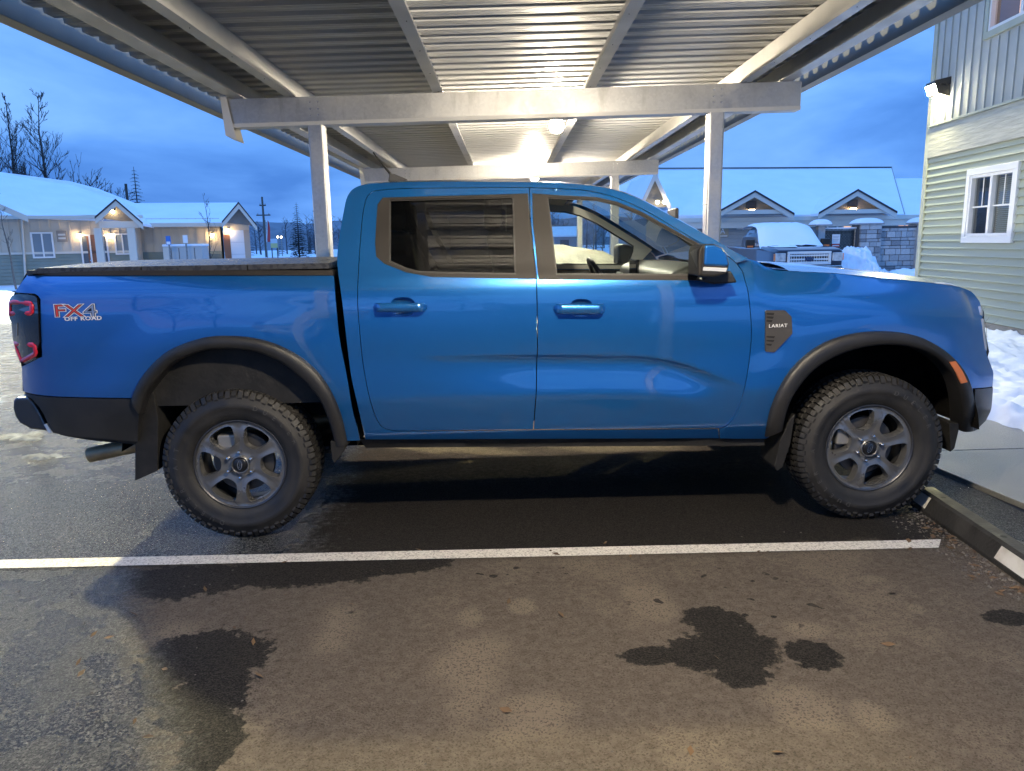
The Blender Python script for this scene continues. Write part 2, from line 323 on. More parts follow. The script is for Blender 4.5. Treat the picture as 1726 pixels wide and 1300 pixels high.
def patch(l0, l1):
    P = []
    for l in (l0, l1): P += [stop_pt(l, w-.004*0, h) for w, h in ((.0035, .0285), (.0325, .0865))]
    off = (-nrm*.9+np.array([0, 0, .35]))*.004; P = [tuple(np.array(p)+off) for p in P]
    mk('reflective_patch', P, [(0, 1, 3, 2)], PATCH, stop)
patch(-.10, .04); patch(Ls-.42, Ls-.20)
for l in (.06, Ls-.5):
    q = stop_pt(l, .082, .1005); MB().lathe([(.0005, 0), (.014, 0), (.018, -.002)], 14, q, 'Z').build('anchor_hole', DARK, stop)
# ---- footpath, kerb strip, snow verge
CONC = mat('wet_concrete', (.20, .196, .175), .34, c2=(.32, .31, .275), nscale=3.5, rvar=.06, bump=.9, bscale=150, ndetail=9, orand=.08, lo=.2, hi=.8)
k0, k1 = atZ(1590, 800), atZ(1726, 857); kd = (k1-k0)/np.linalg.norm(k1-k0)
def along(Y): t = (Y-k0[1])/kd[1]; return k0[0]+kd[0]*t
path_w = 1.32
fp = empty('footpath', (2.6, 1, 0), kind='structure')
joints = [-9.0, -7.5, -6.0, -4.5, -3.0, -1.75, -.28, 1.20, 2.72, 4.2, 5.7, 7.2, 8.7, 10.2, 12.0]
for j in range(len(joints)-1):
    ya, yb = joints[j]+.006, joints[j+1]-.006
    v = [(along(ya), ya), (along(ya)+path_w, ya), (along(yb)+path_w, yb), (along(yb), yb)]
    mk('concrete_slab', [(x_, y_, -.05) for x_, y_ in v]+[(x_, y_, .028) for x_, y_ in v], BOXF, CONC, fp, bevel=.006)
mk('footpath_bed', [(2.50, -9, -.006), (3.95, -9, -.006), (3.7, 12, -.006), (2.3, 12, -.006)], [(0, 1, 2, 3)], DARK, fp)
def field(name, x0, x1, y0, y1, n, m, hf, mt, **k):
    rows = []
    for i in range(n+1):
        rows.append([(x0+(x1-x0)*i/n, y0+(y1-y0)*j/m, hf(x0+(x1-x0)*i/n, y0+(y1-y0)*j/m)) for j in range(m+1)])
    return MB().grid(rows).build(name, mt, smooth=True, **k)
def nv(x, y, s, o=4): return noise.fractal(Vector((x*s, y*s, 3.1)), .9, 2.0, o)
def verge(x, y):
    d = x-(along(y)+path_w-.10)-.10*nv(x, y, 2.2)
    return -.03+.16*sstep(-.02, .16, d)+.055*max(0, nv(x, y, 4.5, 5))*sstep(0, .3, d)+.05*nv(x, y, 1.2)*sstep(0, .5, d)+.030*nv(x, y+3, 9, 4)*sstep(0, .15, d)+.17*max(0, nv(x+4, y, 3.2, 4)-.05)*(1-sstep(.30, .75, d))*sstep(.0, .12, d)
field('snow_verge', 3.5, 7.3, -6, 12.5, 95, 330, verge, SNOW, label='lumpy white snow lying between the footpath and the green building', cat='snow', kind='stuff')
def mound(name, cx, cy, rx, ry, h, seed, mt, label, n=44, sharp=1.0, group=None, rough=.05):
    def hf(x, y):
        d = math.hypot((x-cx)/rx, (y-cy)/ry)+.22*nv(x+seed, y, 1.2/max(rx, .4)*1.6, 4); k = max(0, 1-d*d)
        return -.06+h*(k**.8)*(1+.16*nv(x+seed*3, y, 2.2, 5))+rough*min(h, .9)*(nv(x, y, 4.5, 5)+.6*nv(x, y+7, 11, 3))*min(1, k*3)
    return field(name, cx-rx*1.25, cx+rx*1.25, cy-ry*1.25, cy+ry*1.25, n, n, hf, mt, label=label, cat='snow heap', group=group)
# slush and snow thrown up at the lot's left edge
pL = atZ(10, 545); mound('snow_heap', pL[0]-1.6, pL[1]+1.0, 2.6, 1.3, .75, 3, SNOW, 'ploughed snow heap at the left edge behind the tail lights')
pL = atZ(-40, 470); mound('snow_heap', pL[0], pL[1]+.5, 9.5, 2.2, .62, 9, SNOW, 'long low snow bank below the left house wall')
for k_, (u, v, r_) in enumerate([(20, 738, .42), (60, 768, .30), (110, 752, .22), (8, 782, .25)]):
    q = atZ(u, v)
def slush(name, u, v, rx, ry, h, seed, label):
    q = atZ(u, v); return mound(name, q[0], q[1], rx, ry, h, seed, mat('slush', (.15, .165, .18), .85, c2=(.07, .075, .08), nscale=9, bump=.8, bscale=50), label, n=40, rough=.5)
slush('slush_patch', 20, 738, .50, .20, .075, 5, 'flat slush patch below the chrome bumper corner, leftmost in view')
slush('slush_patch', 70, 770, .40, .13, .065, 8, 'thin slush patch on wet asphalt left of the exhaust tip')
slush('slush_patch', 190, 745, .40, .22, .055, 12, 'thin slush patch showing behind the exhaust pipe')
# gravel, twigs and dead leaves by the stop
GR = mat('grit', (.05, .045, .04), .8, c2=(.16, .14, .12), nscale=30)
gm = MB(); rg = random.Random(3)
def crumb(x, y, r, z0=0.0):
    h = r*rg.uniform(.5, .9); a = rg.uniform(0, 6.28); v = []
    for j in range(5):
        b = a+2*math.pi*j/5; rr = r*rg.uniform(.7, 1.1); v.append((x+rr*math.cos(b), y+rr*math.sin(b), z0))
    v.append((x+r*.2*rg.uniform(-1, 1), y+r*.2*rg.uniform(-1, 1), z0+h)); gm.add(v, [(j, (j+1) % 5, 5) for j in range(5)])
for _ in range(420): crumb(rg.uniform(-2.6, 2.1), rg.uniform(-2.2, -.1), rg.choice((.0025, .003, .004, .006)), 0)
for _ in range(520):
    l = rg.uniform(-.3, Ls); w = -abs(rg.gauss(0, .09)); q = stop_pt(l, w-.005, 0); crumb(q[0], q[1], rg.uniform(.003, .010))
gm.build('grit', GR, label='fine grit and crumbs scattered over the asphalt', cat='grit', kind='stuff')
lm = MB()
for _ in range(150):
    if rg.random() < .45: x_, y_ = rg.uniform(-2.2, 2.0), rg.uniform(-2.2, -.15)
    else:
        q = stop_pt(rg.uniform(-.2, Ls), -abs(rg.gauss(.02, .08))-.01, 0); x_, y_ = q[0], q[1]
    a = rg.uniform(0, 6.28); l = rg.uniform(.008, .030); w = l*rg.uniform(.2, .5); d = np.array([math.cos(a), math.sin(a), 0]); n_ = np.array([-d[1], d[0], 0]); c_ = np.array([x_, y_, .004])
    lm.add([tuple(c_-d*l), tuple(c_+n_*w+np.array([0, 0, .006])), tuple(c_+d*l+np.array([0, 0, rg.uniform(0, .012)])), tuple(c_-n_*w)], [(0, 1, 2), (0, 2, 3)])
lm.build('leaf_litter', mat('dead_leaf', (.07, .045, .025), .7, c2=(.16, .09, .04), nscale=7), label='dead brown leaves and twigs gathered along the wheel stop', cat='leaf litter', kind='stuff')

# ---- lamp post of the lot, left of the picture: its light crosses the wet asphalt and throws the tail's shadow
lpx, lpy, lpz = -8.7, 6.7, 6.3
lpo = empty('lamp_post', (lpx, lpy, 0), label='lot lamp post standing left of the carport', cat='lamp post')
MB().tube([(lpx, lpy, 0), (lpx, lpy, lpz+.1)], [.075, .05], 12).build('pole', STEEL, lpo, smooth=True)
MB().lathe([(.0005, .75), (.24, .75), (.25, .7), (.25, 0)], 20, (lpx, lpy, 0), 'Z').build('pole_footing', CONC, lpo)
MB().tube([(lpx, lpy, lpz), (lpx+.5, lpy-.45, lpz+.1)], .03, 8).build('arm', STEEL, lpo)
MB().prism([(lpx+.35, lpy-.60, lpz+.07), (lpx+.62, lpy-.28, lpz+.07), (lpx+1.0, lpy-.62, lpz+.07), (lpx+.72, lpy-.92, lpz+.07)], (0, 0, .09)).build('lamp_head', mat('head_grey', (.2, .2, .2), .5), lpo)
mk('lamp_lens', [(lpx+.40, lpy-.60, lpz+.062), (lpx+.62, lpy-.33, lpz+.062), (lpx+.95, lpy-.62, lpz+.062), (lpx+.72, lpy-.87, lpz+.062)], [(0, 1, 2, 3)], mat('lot_lamp_glass', (.9, .9, .9), .4, emit=(1.0, .88, .48), estr=9000), lpo)
# ================================================================== carport
MS = .0147                                    # the roof falls to the left for drainage
def galvanised():
    m = bpy.data.materials.new('galvanised_steel'); m.use_nodes = True; g = NT(m); p = g.N['Principled BSDF']
    t = g.N.new('ShaderNodeTexCoord'); P = t.outputs['Object']
    v = g.vor(P, 55, 'F1', 'Color'); s = g.N.new('ShaderNodeSeparateColor'); g.L.new(v, s.inputs[0])
    n = g.noise(P, 3, 6); c = g.mix(g.rng(s.outputs[0], 0, 1), (.47, .47, .465), (.52, .52, .51)); c = g.mix(g.rng(n, .45, .75, 0, .5), c, (.58, .56, .52))
    st = g.N.new('ShaderNodeMapping'); st.inputs['Scale'].default_value = (2.2, 2.2, .5); g.L.new(P, st.inputs[0]); c = g.mix(g.rng(g.noise(st.outputs[0], 4, 6, .65), .52, .72, 0, .55), c, (.30, .29, .27)); g.L.new(c, p.inputs['Base Color']); p.inputs['Metallic'].default_value = .80
    g.L.new(g.m('ADD', g.rng(s.outputs[1], 0, 1, .36, .42), g.rng(n, .3, .7, -.05, .06)), p.inputs['Roughness'])
    return m
GALV = galvanised()
DECK = mat('deck_sheet', (.54, .54, .535), .55, .12, c2=(.63, .63, .62), nscale=2.0, rvar=.08, stretch=(.4, 3, 3), orand=.07)
WHITEST = mat('white_steel', (.66, .65, .62), .38, .25, c2=(.58, .57, .54), nscale=3, rvar=.08)
carport = empty('carport', (0, 0, 0), -GA, label='long galvanised steel carport with ribbed roof over the parking stalls', cat='carport')
def sh(v): return [(x, y, z+MS*x) for x, y, z in v]
rowsT = [-3.10, 2.45, 8.0, 13.55]
PS = (-1.715, 1.39)
def post(s, t):
    P = []
    r = .060; pr = []
    for cx_, cy_, a in ((1, 1, 0), (-1, 1, 90), (-1, -1, 180), (1, -1, 270)):
        for k_ in range(4):
            b = math.radians(a+30*k_); pr.append((s+cx_*(r-.014)+.014*math.cos(b), t+cy_*(r-.014)+.014*math.sin(b)))
    zt_ = 2.43+MS*s
    m_ = MB(); n = len(pr); m_.add([(x_, y_, 0) for x_, y_ in pr]+[(x_, y_, zt_) for x_, y_ in pr], [(i, (i+1) % n, n+(i+1) % n, n+i) for i in range(n)]+[tuple(range(n, 2*n))])
    p_ = m_.build('post', GALV, carport, local=True)
    for z0_ in (.9, 1.75): MB().box((s-.061, t-.0615, z0_), (s-.055, t+.0615, z0_+.004)).build('post_seam', DARK, p_, local=True)
    MB().box((s-.11, t-.11, 0.002), (s+.11, t+.11, .016)).build('base_plate', GALV, p_, local=True)
for t in rowsT:
    for s in PS: post(s, t)
for t in rowsT:
    s0, s1 = -2.375, 2.03; m_ = MB()
    # C-section with lips: web, top flange, bottom flange, lips
    m_.add(sh(boxv((s0, t-.055, 2.435), (s1, t-.050, 2.630))), BOXF)
    m_.add(sh(boxv((s0, t-.049, 2.43), (s1, t+.055, 2.434))), BOXF); m_.add(sh(boxv((s0, t-.049, 2.631), (s1, t+.055, 2.635))), BOXF)
    m_.add(sh(boxv((s0, t+.050, 2.435), (s1, t+.055, 2.630))), BOXF)
    b_ = m_.build('beam', GALV, carport, local=True)
    f_ = MB(); f_.add(sh(boxv((s0-.002, t-.064, 2.424), (s1+.002, t+.064, 2.4295))), BOXF); f_.add(sh(boxv((s0-.002, t-.0645, 2.4295), (s1+.002, t-.0615, 2.452))), BOXF); f_.build('beam_flange', WHITEST, b_, local=True)
    MB().add(sh(boxv((s1+.001, t-.053, 2.436), (s1+.004, t+.053, 2.629))), BOXF).build('beam_end_plate', WHITEST, b_, local=True)
    for s_ in (PS[0]-.03, PS[0]+.03, PS[1]-.03, PS[1]+.03):
        for z_ in (2.50, 2.545, 2.595): MB().lathe([(.0005, -.008), (.006, -.007), (.008, 0)], 8, (s_, t-.055, z_+MS*s_)).build('bolt', CHROME, b_, local=True)
    # folded drip shield at the low end
    m_ = MB(); P = [(s0-.008, t-.10), (s0-.045, t-.10), (s0-.045, t+.26)]
    m_.add([(s0-.05, t-.075, 2.63), (s0-.004, t-.075, 2.63), (s0+.05, t-.075, 2.30), (s0-.03, t-.075, 2.33), (s0-.05, t+.05, 2.63), (s0-.004, t+.05, 2.63), (s0+.05, t+.10, 2.29), (s0-.03, t+.10, 2.32)], [(0, 1, 2, 3), (0, 3, 7, 4), (3, 2, 6, 7), (4, 5, 6, 7)])
    m_.build('drip_shield', WHITEST, carport, local=True)
T0, T1 = -8.9, 19.0
def purlin(name, s, w, z0, z1, lipside, m=WHITEST):
    """Z section: web with a bottom and a top flange and stiffening lips"""
    m_ = MB(); d = lipside
    def bx(a, b):
        (x0, y0, q0), (x1, y1, q1) = a, b; m_.add(sh(boxv((min(x0, x1), y0, q0), (max(x0, x1), y1, q1))), BOXF)
    bx((s, T0, z0+.003), (s+d*.003, T1, z1-.003)); bx((s, T0, z0), (s+d*w, T1, z0+.0025)); bx((s-d*.003, T0, z1-.0025), (s-d*w*.9, T1, z1)); bx((s+d*(w-.003), T0, z0+.003), (s+d*w, T1, z0+.022))
    p_ = m_.build(name, m, carport, local=True)
    return p_
ZP0, ZP1 = 2.637, 2.817
pls = []
for s, d in ((-1.93, 1), (-.80, 1), (.45, -1), (1.64, -1)):
    p_ = purlin('purlin', s, .075, ZP0, ZP1, d); pls.append(p_)
    for t_ in np.arange(-2.6, 12, .62): MB().lathe([(.0005, -.003), (.0025, -.003), (.0035, 0)], 6, (s+d*.045, t_, ZP0+MS*s-.0), 'Z').build('rivet', DARK, p_, local=True)
for s, d in ((-2.36, 1), (1.98, -1)): purlin('edge_purlin', s, .10, ZP0+.01, ZP1, d)
# fascia gutters along both eaves
for s, d in ((-2.88, -1), (2.36, 1)):
    m_ = MB(); x0, x1 = sorted((s, s+d*.004)); m_.add(sh(boxv((x0, T0, 2.70), (x1, T1, 2.905))), BOXF)
    x0, x1 = sorted((s-d*.001, s-d*.09)); m_.add(sh(boxv((x0, T0, 2.698), (x1, T1, 2.702))), BOXF); m_  .build('fascia', mat('fascia_tan', (.30, .28, .245), .5, c2=(.25, .235, .21), nscale=2), carport, local=True)
    x0, x1 = sorted((s-d*.25, s-d*.27)); MB().add(sh(boxv((x0, T0, 2.79), (x1, T1, 2.816))), BOXF).build('eave_angle', mat('white_angle', (.80, .80, .79), .4), carport, local=True)
# ribbed deck: one roll-formed pan per rib
PITCH_R = .195; pan = None; k_ = 0
prof = [(-.0975, .045), (-.066, .045), (-.052, 0.0), (-.032, 0.0), (-.030, .004), (-.024, .004), (-.022, 0), (.022, 0), (.024, .004), (.030, .004), (.032, 0), (.052, 0.0), (.066, .045), (.0975, .045)]
t = T0
me_v = sh([(s, y, z+2.819) for s in (-2.80, 2.31) for y, z in prof]); n = len(prof)
while t < T1:
    if pan is None:
        pan = mk('roof_pan', me_v, [(i, i+1, n+i+1, n+i) for i in range(n-1)], DECK, carport, local=True); pan.location = (0, t, 0)
    else:
        c_ = pan.copy(); col.objects.link(c_); c_.location = (0, t, 0)
    t += PITCH_R
    k_ += 1
box('top_snow', (-2.7, T0, 2.0), (2.2, T1, 2.1), SNOW, carport) if False else None
cdt = MB(); cdt.tube([(.52, T0, 2.80), (.52, T1, 2.80)], .011, 6); cdt.build('conduit', WHITEST, carport, local=True)
for t_ in np.arange(-2.2, 12, 1.4): MB().box((.50, t_, 2.785), (.54, t_+.03, 2.815)).build('conduit_clip', STEEL, carport, local=True)
# lamps under the deck, one to a bay
LAMPW = mat('lamp_warm', (1, .9, .75), .4, emit=(1.0, .80, .52), estr=1.0)
def glow(name, c, s): return mat(name, (.9, .9, .9), .4, emit=c, estr=s)
CARL = glow('carport_lamp_glass', (1.0, .865, .67), 2500.0)
lp = np.array(atZ(938, 211, 2.555))
def carport_lamp(t_off, label):
    c_ = lp+e2*t_off; L = empty('ceiling_lamp', tuple(c_), label=label, cat='lamp', group='lamps under the carport roof')
    m_ = MB(); m_.lathe([(.0005, -.075), (.03, -.07), (.055, -.05), (.066, -.02), (.066, .01), (.05, .03), (.045, .035)], 24, tuple(c_), 'Z'); m_.build('globe', CARL, L, smooth=True)
    m_ = MB(); m_.lathe([(.047, .034), (.062, .038), (.062, .075), (.03, .085), (.0005, .085)], 24, tuple(c_), 'Z'); m_.build('lamp_base', WHITEST, L, smooth=True)
    m_ = MB(); m_.tube([(c_[0], c_[1], c_[2]+.08), (c_[0], c_[1], ZP0+.15)], .014, 8); m_.tube([(c_[0], c_[1], ZP0+.10), (c_[0]+.09, c_[1], ZP0+.10)], .014, 8); m_.build('lamp_bracket', WHITEST, L)
carport_lamp(0, 'lit round lamp hanging below the carport roof behind the first beam')
carport_lamp(-5.55, 'lit round lamp hanging over the empty stall before the truck')
carport_lamp(5.55, 'lit round lamp farther back under the carport roof')
# ================================================================== blue pickup truck
YC = .96; ZH = .385; XR, XF = -1.635, 1.635
truck = empty('pickup_truck', (0, YC, 0), label='bright blue crew-cab pickup truck with black flares parked under the carport', cat='pickup truck')
_door = smooth_interp([.44, .49, .53, .60, .72, .78, .93, 1.02, 1.12, 1.22, 1.28, 1.32, 1.36, 1.50, 1.65, 1.74, 1.79, 1.83, 1.9],
                      [.105, .075, .052, .034, .014, .013, .012, .008, .007, .012, .022, .036, .056, .112, .182, .226, .262, .32, .45])
_bed = smooth_interp([.5, .6, .75, .9, 1.05, 1.2, 1.29, 1.34, 1.37, 1.42], [.07, .048, .026, .018, .010, .010, .018, .035, .055, .09])
_zc = smooth_interp([-.9, -.13, .25, .45, .60, .80, .95], [.935, .928, .917, .905, .875, .80, .74])
def blister(x, z, xw):
    r = math.hypot(x-xw, z-ZH); return -.012*(1-sstep(.66, .90, r)) if z > .45 else -.012*(1-sstep(.66, .90, r))*max(0, (z-.3)/.15)
def S_cab(x, z):
    y = _door(z)
    A = .021*sstep(-.80, .0, x)*(1-sstep(.60, .97, x))
    if A > 0:
        t = (_zc(x)-z)/.225
        if 0 < t < 1: y += A*((1-(1-t/.16)**2) if t < .16 else (.5+.5*math.cos(math.pi*(t-.16)/.84)))
    return y
_ft = [(1276, 440), (1289, 448.5), (1305, 454.5), (1330, 457), (1409, 461), (1492, 469), (1575, 477.6), (1617, 484), (1637.6, 492), (1650, 506.7), (1654, 517)]
_ftz = None
def S_front(x, z):
    y = _door(min(z, 1.24)) + blister(x, z, XF)
    if x > 1.5: y += .24*min((x-1.5)/.95, 1.08)**3.2
    if _ftz:
        d = _ftz(x)-z
        if d < .20: y += .085*(1-max(d, 0)/.20)**2.4
    return y
def S_bed(x, z):
    y = _bed(z) + blister(x, z, XR)
    if x < -2.35: y += .11*((-2.35-x)/.35)**2.5
    return y
def P3(u, v, S, off=0.0):
    Y = .03
    for _ in range(50):
        p = atY(u, v, Y); Y = .5*Y+.5*(S(p[0], p[2])+off)
    p = atY(u, v, Y); return np.array(p)
_p = [P3(u, v, S_front) for u, v in _ft]
_ftz = smooth_interp([q[0] for q in _p[:-1]], [q[2] for q in _p[:-1]])
_p = [P3(u, v, S_front) for u, v in _ft]
def XZ(pts, S, off=0.0): return [(float(p[0]), float(p[2])) for p in (P3(u, v, S, off) for u, v in pts)]
def inpoly(P, x, z):
    c = False; n = len(P); j = n-1
    for i in range(n):
        (xi, zi), (xj, zj) = P[i], P[j]
        if (zi > z) != (zj > z) and x < (xj-xi)*(z-zi)/(zj-zi)+xi: c = not c
        j = i
    return c
def area2(P): return sum(P[i][0]*P[(i+1) % len(P)][1]-P[(i+1) % len(P)][0]*P[i][1] for i in range(len(P)))
def inset(P, d):
    """shrink (d>0) a loop"""
    if area2(P) < 0: P = P[::-1]
    n = len(P); out = []
    for i in range(n):
        a, b, c = np.array(P[i-1]), np.array(P[i]), np.array(P[(i+1) % n])
        e1 = b-a; e2 = c-b; e1 = e1/(np.linalg.norm(e1)+1e-12); e2 = e2/(np.linalg.norm(e2)+1e-12)
        n1 = np.array([-e1[1], e1[0]]); n2 = np.array([-e2[1], e2[0]]); m = n1+n2; l = np.linalg.norm(m)
        m = m/l if l > 1e-6 else n1
        k = d/max(.4, float(m@n1)); out.append(tuple(b+m*k))
    return out
def resample(P, st):
    out = []
    for i in range(len(P)):
        a, b = np.array(P[i]), np.array(P[(i+1) % len(P)]); n = max(1, int(math.ceil(np.linalg.norm(b-a)/st)))
        out += [tuple(a+(b-a)*k/n) for k in range(n)]
    return out
def rounded(P, k=2):
    for _ in range(k):
        Q = []
        for i in range(len(P)):
            a, b = np.array(P[i]), np.array(P[(i+1) % len(P)]); Q += [tuple(.75*a+.25*b), tuple(.25*a+.75*b)]
        P = Q
    return P
def spline(P, n=6):
    """open Catmull-Rom through points"""
    P = [np.array(p, float) for p in P]; out = []
    for i in range(len(P)-1):
        a, b, c, d = P[max(i-1, 0)], P[i], P[i+1], P[min(i+2, len(P)-1)]
        for k in range(n):
            t = k/n; out.append(.5*((2*b)+(-a+c)*t+(2*a-5*b+4*c-d)*t*t+(-a+3*b-3*c+d)*t**3))
    return [tuple(p) for p in out+[P[-1]]]
def panel(name, loop, S, m, parent, holes=(), step=.03, rim=.014, gap=.0025, off=0.0, hole_rim=True, lines=(), **k):
    loop = resample(inset(loop, gap) if gap else loop, step*.6); holes = [resample(h, step*.5) for h in holes]
    pts, edges = [], []
    for L in [loop]+holes:
        n0 = len(pts); pts += L; edges += [(n0+i, n0+(i+1) % len(L)) for i in range(len(L))]
    for L in lines:
        prev = None
        for q in L:
            if inpoly(loop, *q) and min((a-q[0])**2+(b-q[1])**2 for a, b in loop) > (.5*step)**2:
                pts.append(q); edges += [(prev, len(pts)-1)] if prev is not None else []; prev = len(pts)-1
            else: prev = None
    B = np.array(pts); nb = len(pts)
    xs = [p[0] for p in loop]; zs = [p[1] for p in loop]
    nx = int((max(xs)-min(xs))/step)+1; nz_ = int((max(zs)-min(zs))/step)+1
    for i in range(nx+1):
        for j in range(nz_+1):
            x, z = min(xs)+(i+.5)*step, min(zs)+(j+.5)*step
            if inpoly(loop, x, z) and not any(inpoly(h, x, z) for h in holes) and np.min((B[:, 0]-x)**2+(B[:, 1]-z)**2) > (.42*step)**2: pts.append((x, z))
    v2, _, f2, *_r2 = delaunay_2d_cdt([Vector(p) for p in pts], edges, [], 0, 1e-7)
    v2 = [(p.x, p.y) for p in v2]; faces = []
    for f in f2:
        cx = sum(v2[i][0] for i in f)/3; cz = sum(v2[i][1] for i in f)/3
        if inpoly(loop, cx, cz) and not any(inpoly(h, cx, cz) for h in holes): faces.append(tuple(f))
    inv = wmat(parent).inverted(); V = []; NR = []
    for x, z in v2:
        V.append(inv @ Vector((x, S(x, z)+off, z))); h = .004
        gx = (S(x+h, z)-S(x-h, z))/(2*h); gz = (S(x, z+h)-S(x, z-h))/(2*h); NR.append(Vector((gx, -1, gz)).normalized())
    fs = []
    for f in faces:
        a, b, c = (V[i] for i in f); fs.append(f if (b-a).cross(c-a).y < 0 else f[::-1])
    cnt = {}
    for f in fs:
        for i in range(3):
            e = (f[i], f[(i+1) % 3]); cnt[e] = 1
    nmain = len(fs); back = {}
    if rim:
        for (a, b) in list(cnt):
            if (b, a) not in cnt:
                if not hole_rim and any(abs(v2[a][0]-h[0]) < 1e-6 and abs(v2[a][1]-h[1]) < 1e-6 for H_ in holes for h in H_): continue
                for i in (a, b):
                    if i not in back: back[i] = len(V); V.append(V[i]+Vector((0, rim, 0))); NR.append(NR[i])
                fs.append((b, a, back[a], back[b]))
    me = bpy.data.meshes.new(name); me.from_pydata(V, [], fs); me.update()
    me.polygons.foreach_set('use_smooth', [True]*len(fs))
    ln = []
    for pi, p in enumerate(me.polygons):
        for vi in p.vertices: ln.append(NR[vi] if pi < nmain else p.normal)
    me.normals_split_custom_set(ln)
    return obj(name, me, m, parent, **k)
def both(o): mirror(o); return o
# ---- cut lines (photograph pixels)
topline = [(616, 338), (622.6, 327.5), (643, 320), (727, 317), (892.5, 316)]
topline2 = [(892.5, 316), (977, 320), (1019, 327.5), (1060.6, 342), (1102, 363), (1144, 388), (1182, 410), (1215, 425.5), (1230, 434), (1241, 444)]
rearcut = [(616, 338), (610, 373), (604, 457), (602.5, 507), (606, 557), (612, 615), (622.6, 670), (635, 707), (647.6, 722), (668.5, 727)]
bcut = [(892.5, 316), (894, 373), (904, 465), (906, 582), (904, 657), (899, 724.5)]
frontcut = [(1241, 444), (1251, 457), (1257, 477), (1262, 499), (1266.5, 549), (1265, 590), (1257, 645), (1244, 690.5), (1227.5, 715.5), (1211, 722.5)]
sp = lambda P, n=5: spline(P, n)
rd_out = sp(topline)+bcut[1:]+[(668.5, 727)]+sp(rearcut)[::-1][1:-1]
fd_out = sp(topline2)+sp(frontcut)[1:]+[(899, 724.5)]+bcut[::-1][1:-1]
rtrim = [(645, 333), (866, 327), (890, 326), (894, 373), (904, 465), (904, 471), (727, 467), (685, 459.5), (648, 445), (634, 433), (632, 410), (636, 345)]
ftrim = [(897, 326), (925, 328), (1006, 332.5), (1040, 340), (1081.5, 357), (1123, 380), (1160, 400.5), (1186, 414), (1188, 430), (1180, 473), (908, 471.5), (907, 465), (898, 373)]
rglass = [(656, 337), (862, 331.5), (866.5, 335), (870, 463), (743, 461), (706, 459.5), (685, 454.5), (656, 441.5)]
fglass = [(922, 332.5), (1006, 336.5), (1040, 344.5), (1081.5, 361.5), (1123, 384.5), (1156.6, 403), (1180, 416), (1181, 430), (1175, 464.5), (937.5, 463.5)]
def ell(u0, u1, v0, v1, n=28): return [((u0+u1)/2+(u1-u0)/2*math.copysign(abs(math.cos(a))**.75, math.cos(a)), (v0+v1)/2+(v1-v0)/2*math.copysign(abs(math.sin(a))**.75, math.sin(a))) for a in [2*math.pi*i/n for i in range(n)]]
def make_door(name, out, trim, gl, glm, hbar, hcup):
    L = XZ(out, S_cab); T = XZ(trim, S_cab); G = XZ(gl, S_cab); Cp = XZ(ell(*hcup), S_cab)
    d = panel(name, L, S_cab, PAINT, truck, holes=[T, Cp], step=.018, lines=[[(x_, _zc(x_)-d_) for x_ in np.arange(-.8, .97, .012)] for d_ in (-.003, .003, .0336)])
    tr = panel('window_trim', T, S_cab, TRIM, d, holes=[G], gap=.0015, off=-.002, step=.025)
    panel('window_seal', inset(G, -.004), S_cab, BLACKPL, d, holes=[inset(G, .007)], gap=0, off=.006, step=.02)
    panel('window_pane', inset(G, -.003), lambda x, z: .062+.437*(z-1.36), glm, d, gap=0, off=.008, rim=0, step=.08)
    # grip bowl
    c = np.mean(np.array(Cp), axis=0); rows = []
    for s, dd in ((1.0, 0), (.93, .012), (.75, .024), (.4, .030), (.02, .031)):
        ring = [(c[0]+(x-c[0])*s, z_) for x, z_ in ((x, c[1]+(z-c[1])*s) for x, z in Cp)]; ring.append(ring[0])
        rows.append([(x, S_cab(x, z)+dd, z) for x, z in ring])
    MB().grid(rows).build('grip_bowl', PAINT, d, smooth=True, fix=True)
    (u0, u1, v0, v1) = hbar; q0 = P3(u0, (v0+v1)/2, S_cab); q1 = P3(u1, (v0+v1)/2, S_cab); hz = (v1-v0)/2/320
    rows = []
    n = 18
    for i in range(n+1):
        t = i/n; x = q0[0]+(q1[0]-q0[0])*t; z = q0[2]+(q1[2]-q0[2])*t; e = min(t, 1-t)*2
        w = hz*(1-.25*(1-min(e*6, 1))**2)*(1 if 0 < i < n else .55); yo = S_cab(x, z)-.042*sstep(0, .22, e)-.004
        rows.append([(x, yo+w*1.0*(1-math.cos(a)*1.0)*.55-.004, z+w*math.sin(a)) for a in [2*math.pi*j/14 for j in range(15)]])
    hb = MB().grid(rows); hb.f += [tuple(range(15))[::-1], tuple(n*15+j for j in range(15))]
    hb.build('door_handle', PAINT, d, smooth=True)
    return d
rear_door = make_door('rear_door', rd_out, rtrim, rglass, GLASSR, (630, 720, 510.5, 524.5), (658, 700, 501, 533))
front_door = make_door('front_door', fd_out, ftrim, fglass, GLASSF, (933, 1020, 512, 528), (961, 999, 504, 535))
# quarter divider bar in the rear pane
bar = [P3(u, v, S_cab, .022) for u, v in [(686, 334), (697, 371), (712, 405), (741, 460)]]
rows = [[(q[0]-.030, q[1]+.004, q[2]), (q[0]-.012, q[1], q[2]), (q[0]+.004, q[1], q[2]), (q[0]+.006, q[1]+.01, q[2])] for q in bar]
MB().grid(rows).build('divider_bar', BLACKPL, rear_door, smooth=False)
